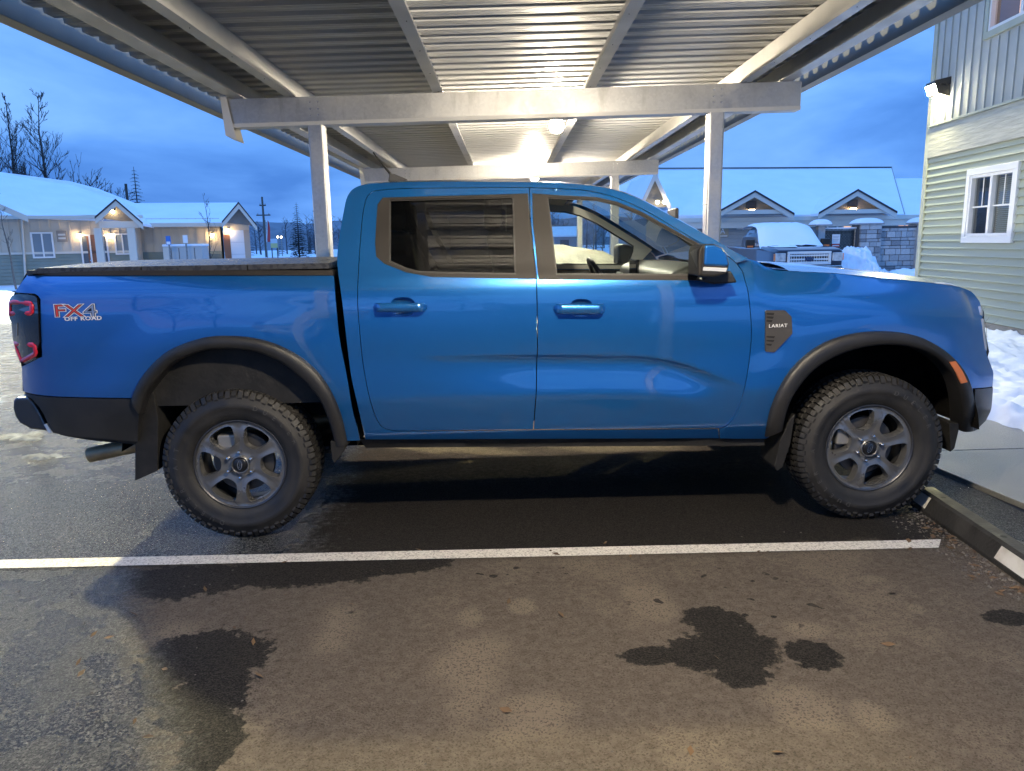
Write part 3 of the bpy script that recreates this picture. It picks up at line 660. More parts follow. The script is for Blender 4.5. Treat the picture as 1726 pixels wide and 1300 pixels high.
# inner door skins keep the cabin shut
panel('door_lining', XZ([(604, 476), (903, 476), (899, 720), (660, 722), (640, 705), (620, 650), (608, 560)], S_cab), S_cab, DARK, rear_door, gap=0, off=.035, rim=0, step=.06)
panel('door_lining', XZ([(908, 476), (1258, 478), (1262, 550), (1256, 640), (1228, 712), (902, 720)], S_cab), S_cab, DARK, front_door, gap=0, off=.035, rim=0, step=.06)
roofsil = [(568, 440), (568.5, 425), (572.5, 394), (579, 357), (585, 332), (597.5, 317), (622.6, 310), (685, 306.7), (768.6, 306), (852, 306.7), (935.5, 308), (998, 313), (1040, 321), (1081.5, 337), (1123, 359), (1165, 382), (1206.6, 405), (1236, 423), (1262, 436)]
cabrear = [(616, 741), (604, 689), (592, 635), (585, 582), (577, 512), (569.5, 458), (568, 440)]
cab = [(1212, 739)]+[(616, 741)]+sp(cabrear)[1:]+sp(roofsil)[1:]+[(1262, 436.5), (1243, 443)]+sp(topline2)[::-1]+sp(topline)[::-1][1:]+sp(rearcut)[1:]+[(899, 725.5), (1211, 723.5)]
cab_side = both(panel('cab_side', XZ(cab, S_cab), S_cab, PAINT, truck, gap=.001, step=.025))
both(panel('rocker_panel', XZ([(1290, 738), (1290, 752), (616, 756), (606, 742)], S_cab), S_cab, DARK, truck, gap=0, off=.012, rim=.05))
# ---- side mirror (stands out from the door)
def prism_px(name, pts, Y0, Y1, m, parent, bevel=.01, taper=1.0, Yt=None, **k):
    Yt = Y0 if Yt is None else Yt
    P = [atY(u, v, Yt) for u, v in pts]; c = np.mean(P, axis=0)
    A = [(p[0], Y0, p[2]) for p in P]; B = [(c[0]+(p[0]-c[0])*taper, Y1, c[2]+(p[2]-c[2])*taper) for p in P]; n = len(P)
    f = [tuple(range(n)), tuple(range(n, 2*n))[::-1]]+[(i, (i+1) % n, n+(i+1) % n, n+i) for i in range(n)]
    return mk(name, A+B, f, m, parent, bevel=bevel, **k)
mir = prism_px('side_mirror', [(1176, 425), (1180, 414), (1190, 411), (1206, 411.5), (1220, 418), (1228, 430), (1231, 445), (1229, 456), (1226, 464), (1205, 469), (1177, 468)], -.20, .0, BLACKPL, truck, bevel=.02, taper=.92)
prism_px('mirror_cap', [(1188.5, 412.5), (1206, 413), (1218, 419), (1226, 430), (1229, 444), (1227.5, 450), (1186.5, 448)], -.208, -.06, PAINT, mir, bevel=.012, Yt=-.208)
prism_px('indicator_lens', [(1186, 450), (1227, 452), (1224, 459), (1184.5, 457)], -.206, -.10, mat('clear_lens', (.62, .62, .60), .15, .3), mir, bevel=.004, Yt=-.206)
prism_px('bezel', [(1178.5, 424), (1182, 415), (1187, 412.5), (1184.5, 440), (1184, 463), (1177, 466)], -.206, -.02, TRIM, mir, bevel=.006, Yt=-.206)
prism_px('mirror_foot', [(1188, 462), (1228, 456), (1239, 476), (1200, 478.5), (1180, 474)], -.10, .05, BLACKPL, mir, bevel=.01, Yt=-.06)
both(mir)
# ---- front fender
arcF_o = [(1291, 737), (1299, 695.6), (1314, 658), (1334, 625), (1363.5, 596), (1397, 576), (1438, 563.5), (1484, 559), (1525.5, 562), (1559, 571), (1592, 590), (1617, 612.6), (1633, 637.5), (1642, 666.5), (1644.5, 695.6), (1642, 726)]
arcF_i = [(1320, 725), (1327, 695.6), (1338.6, 666.5), (1368, 629), (1401, 606), (1442, 590), (1484, 582.7), (1525, 584), (1559, 592.6), (1588, 610.5), (1610.6, 637.5), (1621, 671), (1624, 704), (1623, 728)]
arcR_o = [(221, 671), (231, 647), (250, 620), (277, 595), (308, 580), (346, 569), (385, 567), (423, 570), (461.5, 580), (500, 599), (531, 624), (554, 655), (573, 697), (583, 739), (585, 750)]
arcR_i = [(236, 700), (246, 666), (269, 635), (292, 612), (331, 595), (365, 589), (404, 590), (435, 595), (473, 612), (508, 639), (535, 670), (550, 701), (561.5, 739), (565, 752)]
def arclen(P, n):
    P = np.array(P, float); d = np.r_[0, np.cumsum(np.linalg.norm(np.diff(P, axis=0), axis=1))]
    return [tuple(np.array([np.interp(t, d, P[:, i]) for i in range(P.shape[1])])) for t in np.linspace(0, d[-1], n)]
def flare(name, o, i, S, nn=44):
    O = arclen(XZ(sp(o), S, -.02), nn); I = arclen(XZ(sp(i), S, -.02), nn); rows = []
    for (xo, zo), (xi, zi) in zip(O, I):
        y0 = S(xo, zo); y1 = min(S(xi, zi), y0+.02); row = []
        for s, d in ((0, .010), (0, -.006), (.03, -.020), (.16, -.032), (.5, -.036), (.84, -.032), (.97, -.018), (1, 0), (1, .10)):
            row.append((xo+(xi-xo)*s, y0+(y1-y0)*s+d, zo+(zi-zo)*s))
        rows.append(row)
    m = MB().grid(rows)
    return m.build(name, BLACKPL, truck, smooth=True)
mid = lambda o, i, k, n=40: [tuple(np.array(a)*(1-k)+np.array(b)*k) for a, b in zip(arclen(sp(o), n), arclen(sp(i), n))]
mF = mid(arcF_o, arcF_i, .55)
nose = [(1654, 517), (1656.5, 540), (1660, 570), (1664, 600), (1671, 618), (1674.5, 630), (1673, 652)]
fend = sp(_ft)+sp(nose)[1:]+[(1640, 655)]+[p for p in mF[::-1] if True]+[(1291, 740), (1213, 739.5), (1212, 724)]+sp(frontcut)[::-1]+[(1243, 443), (1262, 436.5)]
fender = both(panel('front_fender', XZ(fend, S_front), S_front, PAINT, truck, step=.025, gap=.0015))
fl_f = both(flare('wheel_arch_flare', arcF_o, arcF_i, S_front))
refl = XZ([(1600, 610.5), (1610.5, 609), (1622, 626), (1630.5, 644), (1620, 646.5), (1611, 628)], S_front, -.036)
both(panel('side_reflector', refl, lambda x, z: S_front(x, z), AMBER, truck, gap=0, off=-.0395, rim=.01, step=.02))
both(panel('front_bumper_corner', XZ([(1643, 656), (1673, 653), (1671.5, 675), (1668, 695), (1661, 709), (1647, 724), (1640, 727), (1641, 690)], S_front), S_front, mat('bumper_plastic', (.02, .02, .022), .25, rvar=.05, nscale=5), truck, gap=0, off=-.004, rim=.05))
# fender vent
vent = [(1289.6, 523), (1322, 523), (1333, 534), (1334.5, 562), (1304, 594), (1289, 592.5)]
V2 = rounded(resample(XZ(vent, S_front), .02), 1)
fv = both(panel('fender_vent', V2, S_front, mat('vent_plastic', (.05, .046, .042), .45), truck, gap=0, off=-.010, rim=.012, step=.02))
for k_, (ua, va, ub, vb) in enumerate([(1290.5, 527, 1304, 530), (1290.5, 533, 1303, 536), (1290.5, 539, 1301, 542), (1290.5, 566, 1305, 568.5), (1290.5, 572.5, 1304, 575), (1290.5, 579, 1300, 581.5)]):
    panel('vent_slot', XZ([(ua, va), (ub, va+.5), (ub-2, vb+1.2), (ua, vb)], S_front), S_front, DARK, fv, gap=0, off=-.0115, rim=0, step=.02)
q = P3(1311.5, 549.5, S_front, -.0145)
text('lettering', 'LARIAT', .0240, q, (1, 0, .016), (0, 0, 1), WHITE, fv, sx=1.12, spacing=1.1, extrude=.0012)
# ---- bed
mR = mid(arcR_o, arcR_i, .55)
bedfront = [(563, 464), (567, 516), (573, 574), (585, 635), (594, 689), (604, 728), (607, 743)]
bedrear = [(38.5, 660), (37, 640), (36.5, 618), (71, 601), (68, 505), (64, 499), (58, 495.5), (25, 493.5), (35, 478), (46, 463.5)]
bedl = [(46, 463.5)]+[(563, 464.5)]+sp(bedfront)[1:]+[(580, 744)]+mR[::-1]+[(232, 673), (222, 671.5), (40, 660.5)]+bedrear[1:-1]
bed_side = both(panel('bed_side', XZ(bedl, S_bed), S_bed, PAINT, truck, step=.025, gap=.0015))
fl_r = both(flare('wheel_arch_flare', arcR_o, arcR_i, S_bed))
both(panel('lower_bed_trim', XZ([(40, 661.5), (222, 672.5), (240, 674), (236, 700), (234, 744), (150, 737), (92, 729.5), (84, 716), (76, 698), (68, 685), (56, 672)], S_bed), S_bed, BLACKPL, truck, off=-.012, rim=.06, gap=.001))
both(panel('lower_bed_lip', XZ([(92, 729), (234, 743.5), (234, 752), (150, 744), (98, 735)], S_bed), S_bed, DARK, truck, off=.02, rim=.06, gap=0))
both(panel('rail_cap', XZ([(46, 455.5), (561, 455.5), (562, 464.2), (46, 464.2)], S_bed), S_bed, TRIM, truck, off=-.006, rim=.05, gap=.0005))
# tail light
tl = rounded(XZ([(25, 494.5), (58, 496.5), (66.5, 504), (70, 600), (38.5, 617.5), (23, 574), (22, 545), (16.5, 535), (16.5, 508)], S_bed), 1)
tail = both(panel('tail_light', tl, S_bed, SMOKE, truck, gap=.001, off=-.010, rim=.05, step=.02))
def strip(name, ctr, w, S, off, m, parent, closed=False):
    P = [np.array(p) for p in ctr]; rows = []; n = len(P)
    for i in range(n):
        t = (P[min(i+1, n-1)]-P[max(i-1, 0)]); t = t/np.linalg.norm(t); nn = np.array([-t[1], t[0]]); r = []
        for s, d in ((-1, .006), (-.9, -.002), (0, -.004), (.9, -.002), (1, .006)):
            q = P[i]+nn*w*s; r.append((q[0], S(q[0], q[1])+off+d, q[1]))
        rows.append(r)
    return MB().grid(rows).build(name, m, parent, smooth=True)
strip('red_light_bracket', XZ([(19, 532), (19, 511), (25, 509), (54, 511.5), (55.5, 514), (55.5, 525.5), (53, 528), (21, 528.5)], S_bed), .0125, S_bed, -.012, REDL, tail)
strip('red_light_bracket', XZ([(40, 608), (60, 597), (61.5, 594), (60, 583), (57, 581), (27, 579), (30, 590), (38, 610)], S_bed), .0125, S_bed, -.012, REDL, tail)
strip('bulb_bar', XZ([(31, 545), (31, 565)], S_bed), .005, S_bed, -.011, CHROME, tail)
# decal
q = P3(126, 525.5, S_bed, -.0025); rt, up = (1, 0, .012), (0, 0, 1)
for w_, (s_, u_, m_) in enumerate([('F', 100.5, RED), ('X', 124.5, RED), ('4', 152, mat('silver_lettering', (.30, .38, .52), .35, .5))]):
    q = P3(u_, 525, S_bed, -.003)
    text('decal_outline', s_, .082, q, rt, up, WHITE, bed_side, sx=1.52, extrude=.0003, offset=.0042)
    q = P3(u_, 525, S_bed, -.0038); text('decal_letter_edge', s_, .082, q, rt, up, mat('navy_lettering', (.02, .03, .07), .5), bed_side, sx=1.52, extrude=.0003, offset=.0015)
    q = P3(u_, 525, S_bed, -.0046); text('decal_letter', s_, .082, q, rt, up, m_, bed_side, sx=1.52, extrude=.0003, offset=-.0010)
text('decal_small_lettering', 'OFF ROAD', .026, P3(140, 537.3, S_bed, -.003), rt, up, WHITE, bed_side, sx=1.32, extrude=.0003, offset=.0008, spacing=1.1)
# ---- roof, windscreen, bonnet, ends (span from side to side)
def span(name, edge, m, cx=0.0, cz=0.0, cp=2, n=17, parent=truck, t0=-1, t1=1, **k):
    rows = []
    for p in edge:
        hw = YC-p[1]; rows.append([(p[0]+cx*(1-abs(t)**cp), YC+hw*t, p[2]+cz*(1-abs(t)**cp)) for t in np.linspace(t0, t1, n)])
    return MB().grid(rows).build(name, m, parent, smooth=True, **k)
rs = sp(roofsil, 4)
E3 = [P3(u, v, S_cab) for u, v in rs]
iA = next(i for i, p in enumerate(rs) if p[0] > 600); iB = next(i for i, p in enumerate(rs) if p[0] > 1015)
span('roof', E3[iA:iB+1], PAINT, cz=.045, cx=0)
ws = [p+np.array([.0, .012, .0]) for p in E3[iB:]]
span('windscreen', ws, GLASSF, cx=.10, cz=.03)
back = E3[:iA+1]
span('rear_window', [p+np.array([.004, .02, 0]) for p in back], GLASSR, cx=-.02)
span('cab_back', [P3(u, v, S_cab) for u, v in cabrear], PAINT, cx=-.012, cp=6)
edge = _p[3:]
hood = span('bonnet', [np.array([p[0], p[1]+.004, p[2]+.001]) for p in edge], PAINT, cz=.034, cx=.05, cp=3)
for sgn in (0, 1):   # raised bonnet bulge line
    pass
cw = [P3(u, v, S_front) for u, v in [(1262, 436.5), (1276, 440), (1289, 448.5), (1305, 454.5), (1330, 457)]]
span('cowl', [np.array([p[0], p[1]+.02, p[2]-.012]) for p in cw], mat('cowl_plastic', (.01, .01, .01), .6), cx=.03, cz=-.02, cp=6)
NE = [P3(u, v, S_front) for u, v in nose]
span('front_grille_panel', NE[:6], BLACKPL, cx=.04, cp=4)
NB = [P3(u, v, S_front) for u, v in [(1674.5, 630), (1673, 652), (1671.5, 675), (1668, 695), (1661, 709), (1647, 724)]]
span('front_bumper', NB, MATS['bumper_plastic'], cx=.07, cp=4)
g = MB().prism([(2.30, .42, 1.10), (2.432, .42, 1.07), (2.446, .42, .97), (2.487, .42, .83), (2.47, .42, .74), (2.30, .42, .74)], (0, 1.08, 0))
gr = g.build('grille', BLACKPL, truck, bevel=.015)
for k_ in range(3): MB().box((2.452+.013*k_, .50, .995-.085*k_), (2.470+.013*k_, 1.42, 1.025-.085*k_)).build('grille_bar', mat('grille_bar', (.05, .05, .052), .3, .6), gr, bevel=.005)
LENS = mat('headlight_lens', (.50, .52, .55), .10, .5, coat=.6)
hl = (MB().tube([p+np.array([-.008, .014, 0]) for p in (P3(u, v, S_front) for u, v in spline([(1653.5, 517), (1656.5, 540), (1660, 570), (1663.5, 597)], 4))], [.012]+[.020]*10+[.016, .010], 10).build('headlight', LENS, truck, smooth=True))
span('headlight_lens', [p+np.array([.012, 0, 0]) for p in NE[:4]], LENS, cx=.04, cp=4, t0=-.98, t1=-.58, n=7, parent=hl); mirror(hl)
TE = [P3(u, v, S_bed) for u, v in [(46, 457), (35, 478), (25, 493.5), (17.5, 508), (17.5, 535), (23, 574), (36.5, 618), (38.5, 660)]]
tg = span('tailgate', TE, PAINT, cx=-.02, cp=6)
xt_ = min(p[0] for p in TE); MB().box((xt_-.045, YC-.13, 1.17), (xt_+.02, YC+.13, 1.23)).build('tailgate_handle', BLACKPL, tg, bevel=.012)
prism_px('rear_bumper', [(21, 676), (25, 669.5), (48, 669), (58, 679), (68, 697), (76, 714), (83, 728), (50, 724), (32, 714), (24, 702), (20.5, 688)], .10, 1.82, mat('dark_chrome', (.10, .105, .11), .16, .85), truck, bevel=.015)
both(panel('bumper_reflector', XZ([(76.5, 715), (81, 713), (90.5, 728.5), (84.5, 728.5)], S_bed), S_bed, mat('silver_tape', (.75, .78, .82), .3, .3), truck, gap=0, off=-.014, rim=.01))
# tonneau cover: three folding panels
ca, cb = atY(47, 455, .06), atY(556, 447, .06)
zt = 1.398; xs_ = [ca[0]+.0, ca[0]+.54, ca[0]+1.05, cb[0]]
COVER = mat('tonneau_vinyl', (.030, .030, .032), .30, c2=(.045, .045, .047), nscale=40, rvar=.12, bump=.35, bscale=160)
for k_ in range(3):
    x0, x1 = xs_[k_]+.003, xs_[k_+1]-.003; e0 = .05 if k_ == 0 else 0
    pr = [(x0, .055, 1.372), (x1, .055, 1.372), (x1, .055, zt), (x0+e0, .055, zt)] if k_ == 0 else [(x0, .055, 1.372), (x1, .055, 1.372), (x1, .055, zt), (x0, .055, zt)]
    n_ = 9; rows = []
    for i in range(n_):
        t = i/(n_-1)*2-1; rows.append([(p[0], YC+(YC-.055)*t, p[2]+(.016*(1-t*t) if p[2] > 1.39 else 0)) for p in pr+[pr[0]]])
    m_ = MB().grid(rows); m_.f += [(0, 1, 2, 3), tuple((n_-1)*5+j for j in (3, 2, 1, 0))]
    m_.build('cover_panel', COVER, truck)
box('bed_tub', (xs_[0]+.02, -.88, .70), (xs_[-1], .88, 1.365), DARK, truck)
# antenna
an = MB(); p0, p1 = atY(664, 301, .80), atY(629, 257, .80); an.tube([p0, p1], [.008, .0045], 8); an.build('antenna', DARK, truck)
fb = atY(672, 303, .80); MB().prism([(fb[0]-.06, .785, fb[2]-.01), (fb[0]+.06, .785, fb[2]-.02), (fb[0]+.05, .785, fb[2]+.0), (fb[0]-.02, .785, fb[2]+.03), (fb[0]-.05, .785, fb[2]+.035)], (0, .03, 0)).build('antenna_base', BLACKPL, truck, bevel=.006)
# ---- wheels
def make_wheel(name, ang):
    # rim face
    loop = [(.226*math.cos(a), .226*math.sin(a)) for a in [2*math.pi*i/96 for i in range(96)]]; holes = []
    for k_ in range(6):
        c = math.radians(60*k_+30)+ang; P = []
        for r, d in ((.210, 0), (.209, 14), (.199, 20.5), (.152, 21.5), (.110, 18), (.099, 6), (.099, -6), (.110, -18), (.152, -21.5), (.199, -20.5), (.209, -14)):
            P.append((r*math.cos(c+math.radians(d)), r*math.sin(c+math.radians(d))))
        holes.append(rounded(P, 1))
    dep = smooth_interp([0, .04, .06, .10, .15, .20, .215, .227], [-.094, -.094, -.086, -.092, -.100, -.096, -.092, -.096])
    def Sw(x, z):
        r = math.hypot(x, z); y = dep(r)
        th = (math.atan2(z, x)-ang) % (math.pi/3); th = min(th, math.pi/3-th)    # 0 on the spoke's line
        if r > .06: y += .005*sstep(.02, .22, .22-th)*sstep(.06, .12, r)*(1-sstep(.19, .21, r))
        return y
    rim = panel(name, loop, Sw, RIM, truck, holes=holes, gap=0, rim=.0, step=.014)
    for h in holes:                      # bevelled window walls
        c = np.mean(np.array(h), axis=0); ring = resample(h, .01); ring.append(ring[0]); rows = []
        for s, d in ((1.0, 0.0), (.945, .010), (.935, .05)):
            rows.append([(c[0]+(x-c[0])*s, Sw(x, z)+d, c[1]+(z-c[1])*s) for x, z in ring])
        MB().grid(rows).build('spoke_edge', RIM, rim, smooth=False, local=True)
    L = MB(); L.lathe([(.224, -.096), (.228, -.104), (.234, -.106), (.236, -.098), (.230, -.08), (.212, -.07), (.205, .0), (.215, .10), (.226, .105)], 64)
    L.build('rim_barrel', mat('barrel_alloy', (.10, .10, .105), .4, .8), rim, smooth=True, local=True)
    T = MB(); T.lathe([(.226, -.078), (.233, -.100), (.242, -.112), (.262, -.122), (.278, -.1265), (.300, -.1285), (.303, -.1305), (.325, -.1305), (.328, -.128), (.350, -.122), (.366, -.112), (.376, -.098), (.379, 0), (.376, .098), (.366, .112), (.33, .127), (.28, .125), (.233, .10), (.226, .078)], 96)
    nb = 74
    def blk(a0, a1, P0, P1, P2, P3_, P4):
        """block: section polygon in (r,y) swept from a0 to a1"""
        sec = [P0, P1, P2, P3_, P4]; v = []
        for a in (a0, a1):
            for r, y in sec: v.append((r*math.cos(a), y, r*math.sin(a)))
        n = 5; T.add(v, [tuple(range(n)), tuple(range(n, 2*n))[::-1]]+[(i, (i+1) % n, n+(i+1) % n, n+i) for i in range(n)])
    for s in (-1, 1):
        for i in range(nb):
            a = 2*math.pi*(i+(.5 if s > 0 else 0))/nb; da = 2*math.pi/nb
            lo = .344 if i % 2 else .356
            blk(a, a+da*.74, (lo, s*.122), (lo+.012, s*.1245), (.386, s*.108), (.392, s*.070), (.372, s*.07))
            blk(a+da*.3, a+da*.95, (.374, s*.062), (.388, s*.0625), (.392, s*.055), (.392, s*.014), (.374, s*.012))
    ty = T.build('tyre', RUBBER, rim, smooth=False, local=True)
    ty.data.polygons.foreach_set('use_smooth', [i < 96*18 for i in range(len(ty.data.polygons))])
    C_ = MB(); C_.lathe([(.0005, -.108), (.030, -.108), (.036, -.104), (.038, -.09)], 32); cp = C_.build('centre_cap', mat('cap_black', (.012, .012, .013), .3), rim, smooth=True, local=True)
    R_ = MB(); R_.lathe([(.038, -.092), (.040, -.106), (.044, -.107), (.047, -.09)], 32); R_.build('cap_ring', RIM, rim, smooth=True, local=True)
    # oval badge with its script
    ovl = []; tilt = .95+ang
    ov = MB(); ring = []
    for rx, ry in ((.024, .0125), (.0205, .0095)):
        ring.append([((rx*math.cos(a)*math.cos(tilt)-ry*math.sin(a)*math.sin(tilt)), -.1092, (rx*math.cos(a)*math.sin(tilt)+ry*math.sin(a)*math.cos(tilt))) for a in [2*math.pi*j/32 for j in range(33)]])
    ov.grid(ring).build('badge_ring', CHROME, cp, local=True)
    me = text_mesh('Ford', .017, .0006, shear=.3); ct, st = math.cos(tilt), math.sin(tilt)
    mk('badge_script', [(p.co.x*ct-p.co.y*st, -.1093-p.co.z, p.co.x*st+p.co.y*ct) for p in me.vertices], [tuple(p.vertices) for p in me.polygons], CHROME, cp, local=True)
    for k_ in range(6):
        a = math.radians(60*k_)+ang; c = (.0675*math.cos(a), 0, .0675*math.sin(a))
        MB().lathe([(.0005, -.116), (.006, -.115), (.0095, -.110), (.0105, -.088)], 10, c).build('lug_nut', CHROME, rim, smooth=True, local=True)
    MB().lathe([(.05, -.035), (.155, -.035), (.157, -.03), (.157, -.008), (.05, -.008)], 40)  .build('brake_disc', mat('disc_iron', (.10, .095, .09), .45, .7), rim, local=True)
    MB().lathe([(.0005, -.06), (.07, -.06), (.075, -.03)], 20).build('hub', DARK, rim, local=True)
    # raised maker's lettering round the sidewall
    for word, start, stepa in (('DUELER', 250, -9.5), ('A/T', 180, -8.5), ('DUELER', 70, -9.5)):
        for i, ch in enumerate(word):
            me = text_mesh(ch, .034, .0009); a = math.radians(start+stepa*i)
            ux, uz = math.cos(a), math.sin(a); sgn = 1
            mk('sidewall_letter', [(ux*.314+(ux*p.co.y+uz*p.co.x)*1.0, -.1312-p.co.z*sgn, uz*.314+(uz*p.co.y-ux*p.co.x)*1.0) for p in me.vertices], [tuple(p.vertices) for p in me.polygons], mat('raised_rubber', (.060, .058, .055), .5), rim, local=True)
    return rim
# wheel meshes are made about the origin, then set on their axles
_keep = WM[truck.name]; WM[truck.name] = Matrix()
wr = make_wheel('wheel', math.radians(28)); wf = make_wheel('wheel', math.radians(16))
WM[truck.name] = _keep
wr.location = (XR, .155-YC, ZH+.004); wf.location = (XF, .155-YC, ZH+.004)
CAL = mat('caliper_iron', (.33, .32, .30), .5, .6)
for w_, (dx, dz) in ((wr, (-.07, .10)), (wf, (-.11, .05))):
    mk('brake_caliper', boxv((dx-.05, -.065, dz-.04), (dx+.05, .0, dz+.05)), BOXF, CAL, w_, local=True, bevel=.012)
for w_ in (wr, wf): mirror(w_)
# wheel wells, underbody
for xw, nm in ((XR, 'wheel_well'), (XF, 'wheel_well')):
    rows = []
    for i in range(21):
        a = math.radians(6+168*i/20); rr = .60
        rows.append([(xw+rr*math.cos(a), y, ZH+.02+rr*math.sin(a)*1.0) for y in (.075, .30, .48)])
    w_ = MB().grid(rows); c0 = len(w_.v); w_.v.append((xw, .485, ZH)); w_.f += [((i)*3+2, (i+1)*3+2, c0) for i in range(20)]
    w_.add([(xw-.56, .487, .36), (xw+.56, .487, .36), (xw+.56, .487, .50), (xw-.56, .487, .50)], [(0, 1, 2, 3)])
    both(w_.build(nm, mat('well_liner', (.0025, .0023, .002), .9, c2=(.008, .007, .006), nscale=9, bump=.3, bscale=30, spec=.15), truck, smooth=False))
def flap(name, pts, Y0, Y1):
    o_ = prism_px(name, pts, Y0, Y1, mat('mud_flap', (.0045, .0042, .004), .75, c2=(.012, .011, .010), nscale=20), truck, bevel=.004, Yt=.10); return both(o_)
flap('mud_flap', [(234, 690), (243, 672), (262, 650), (272, 700), (271, 790), (233, 807)], .06, .30)
flap('mud_flap', [(1310, 737), (1326, 702), (1334, 694), (1326, 745), (1313, 783), (1304, 790), (1299, 782)], .05, .27)
flap('flare_foot', [(561, 738), (584, 738), (584, 754), (568, 775), (564, 768)], .03, .22)
flap('front_valance', [(1604, 715), (1620, 715), (1620, 729), (1613, 758), (1606, 764)], .12, .5)
fr = MB(); fr.box((-2.5, -.52, .50), (2.05, -.42, .62)); fr.box((-2.5, .42, .50), (2.05, .52, .62))
for x in (-2.3, -1.2, -.4, .5, 1.2, 1.9): fr.box((x-.05, -.43, .52), (x+.05, .43, .60))
fr.build('chassis_frame', DARK, truck, local=True)
box('underfloor', (-1.08, -.80, .56), (1.1, .80, .60), DARK, truck)
box('gearbox', (-.5, -.2, .40), (.9, .2, .58), DARK, truck, bevel=.05)
box('fuel_tank', (-.95, .10, .36), (.25, .60, .56), DARK, truck, bevel=.05)
ax = MB(); ax.tube([(XR, -.70, ZH), (XR, .70, ZH)], .045, 12); ax.lathe([(.001, -.14), (.08, -.13), (.14, -.05), (.14, .05), (.08, .13), (.001, .14)], 20, (XR, .05, ZH), 'X'); ax.build('rear_axle', DARK, truck, local=True, smooth=True)
ax = MB(); ax.tube([(XF, -.70, ZH), (XF, .70, ZH)], .03, 10); ax.box((XF-.12, -.3, .36), (XF+.12, .3, .5)); ax.build('front_axle', DARK, truck, local=True)
for s in (-1, 1):
    MB().tube([(XR-.65, s*.55, .60), (XR-.3, s*.55, .47), (XR, s*.55, .43), (XR+.35, s*.55, .47), (XR+.62, s*.55, .56)], .028, 6).build('leaf_spring', DARK, truck, local=True)
    MB().tube([(XR+.14, s*.60, .36), (XR+.26, s*.58, .80)], .032, 10).build('shock_absorber', mat('shock_body', (.10, .09, .07), .4, .6), truck, local=True, smooth=True)
    MB().tube([(XF-.35, s*.45, .50), (XF, s*.70, .36), (XF+.35, s*.45, .50)], .03, 8).build('control_arm', DARK, truck, local=True)
    MB().tube([(XF-.19, s*.58, .97), (XF-.02, s*.60, .985), (XF+.10, s*.62, 1.0)], [.012, .022, .010], 8).build('upper_control_arm', STEEL, truck, local=True)
box('wheel_well_bracket', (XR+.00, -.60, .86), (XR+.20, -.57, .96), mat('bracket', (.05, .048, .045), .6), truck, bevel=.01)
ex = MB(); t0, t1, t2 = atY(151, 767, .28), atY(231, 750, .28), atY(330, 735, .32)
for a_, b_ in ((.041, 1), (.037, -1)): ex.tube([t0, t1, t2, (t2[0]+.8, .5, t2[2]+.05)], a_, 20, cap=False)
ex.build('exhaust_pipe', EXH, truck, smooth=True)
MB().lathe([(.0005, 0), (.040, 0)], 20, (t0[0]+.06, t0[1], t0[2]+.008), 'X').build('exhaust_bore', DARK, truck)
# ---- cabin
SEAT = mat('seat_leather', (.016, .016, .017), .5, c2=(.026, .026, .026), nscale=20, bump=.1, bscale=200)
def seat(x, y):
    s_ = mk('seat', boxv((x-.25, y-.25, .78), (x+.27, y+.25, .98)), BOXF, SEAT, truck, local=True, bevel=.06)
    v = boxv((-.07, -.25, 0), (.07, .25, .62)); v = [(x-.27+p[0]-.22*p[2], y+p[1]*(1-.25*p[2]), .93+p[2]) for p in v]
    mk('seat_back', v, BOXF, SEAT, s_, local=True, bevel=.05)
    v = boxv((-.05, -.13, 0), (.05, .13, .18)); v = [(x-.43+p[0], y+p[1], 1.56+p[2]) for p in v]; mk('head_rest', v, BOXF, SEAT, s_, local=True, bevel=.04)
for y in (-.38, .38): seat(.12, y)
seat(-.42, -.38); seat(-.42, .38)
ds = MB().prism([(.55, .22, .80), (1.02, .22, .80), (1.02, .22, 1.30), (.90, .22, 1.345), (.70, .22, 1.35), (.60, .22, 1.31), (.575, .22, 1.15)], (0, 1.48, 0))
dash = ds.build('dashboard', mat('dash_plastic', (.03, .029, .027), .55, c2=(.04, .039, .036), nscale=9), truck, bevel=.03)
for y in (.36, .62, 1.05, 1.5): MB().box((.565, y, 1.17), (.59, y+.16, 1.27)).build('air_vent', mat('vent_chrome', (.35, .35, .34), .3, .8), dash, bevel=.01)
MB().box((.545, .84, 1.08), (.565, 1.06, 1.37)).build('touch_screen', mat('screen_glass', (.006, .006, .007), .05), dash, bevel=.006)
sw = MB(); cx, cy, cz = .42, 1.33, 1.20
ringp = [(cx-.10*math.sin(a)*.9, cy+.185*math.cos(a), cz+.165*math.sin(a)) for a in [2*math.pi*i/28 for i in range(29)]]
sw.tube(ringp, .015, 8, cap=False); sw.tube([(cx+.02, cy, cz), (.6, cy, cz-.05)], .03, 8); sw.tube([(cx, cy-.17, cz), (cx, cy+.17, cz)], .02, 8); sw.tube([(cx, cy, cz), (cx+.08, cy, cz-.15)], .018, 8)
sw.build('steering_wheel', BLACKPL, truck, smooth=True)
MB().box((.78, YC-.11, 1.60), (.80, YC+.11, 1.67)).build('rear_view_mirror', BLACKPL, truck, bevel=.01)
HEADL = mat('headlining', (.62, .61, .56), .85)
for p in E3: pass
span('headlining', [np.array([p[0], p[1]+.035, p[2]-.035]) for p in E3[iA+1:iB-1]], HEADL, cz=.04)
_up = [(600, 474), (612, 345), (630, 322), (727, 314), (892, 312), (977, 315), (1030, 326), (1070, 341), (1112, 363), (1155, 386), (1200, 411), (1226, 426), (1190, 474)]
both(panel('side_lining', XZ(_up, S_cab), S_cab, HEADL, truck, holes=[XZ(rglass, S_cab), XZ(fglass, S_cab)], gap=0, off=.045, rim=0, step=.04))
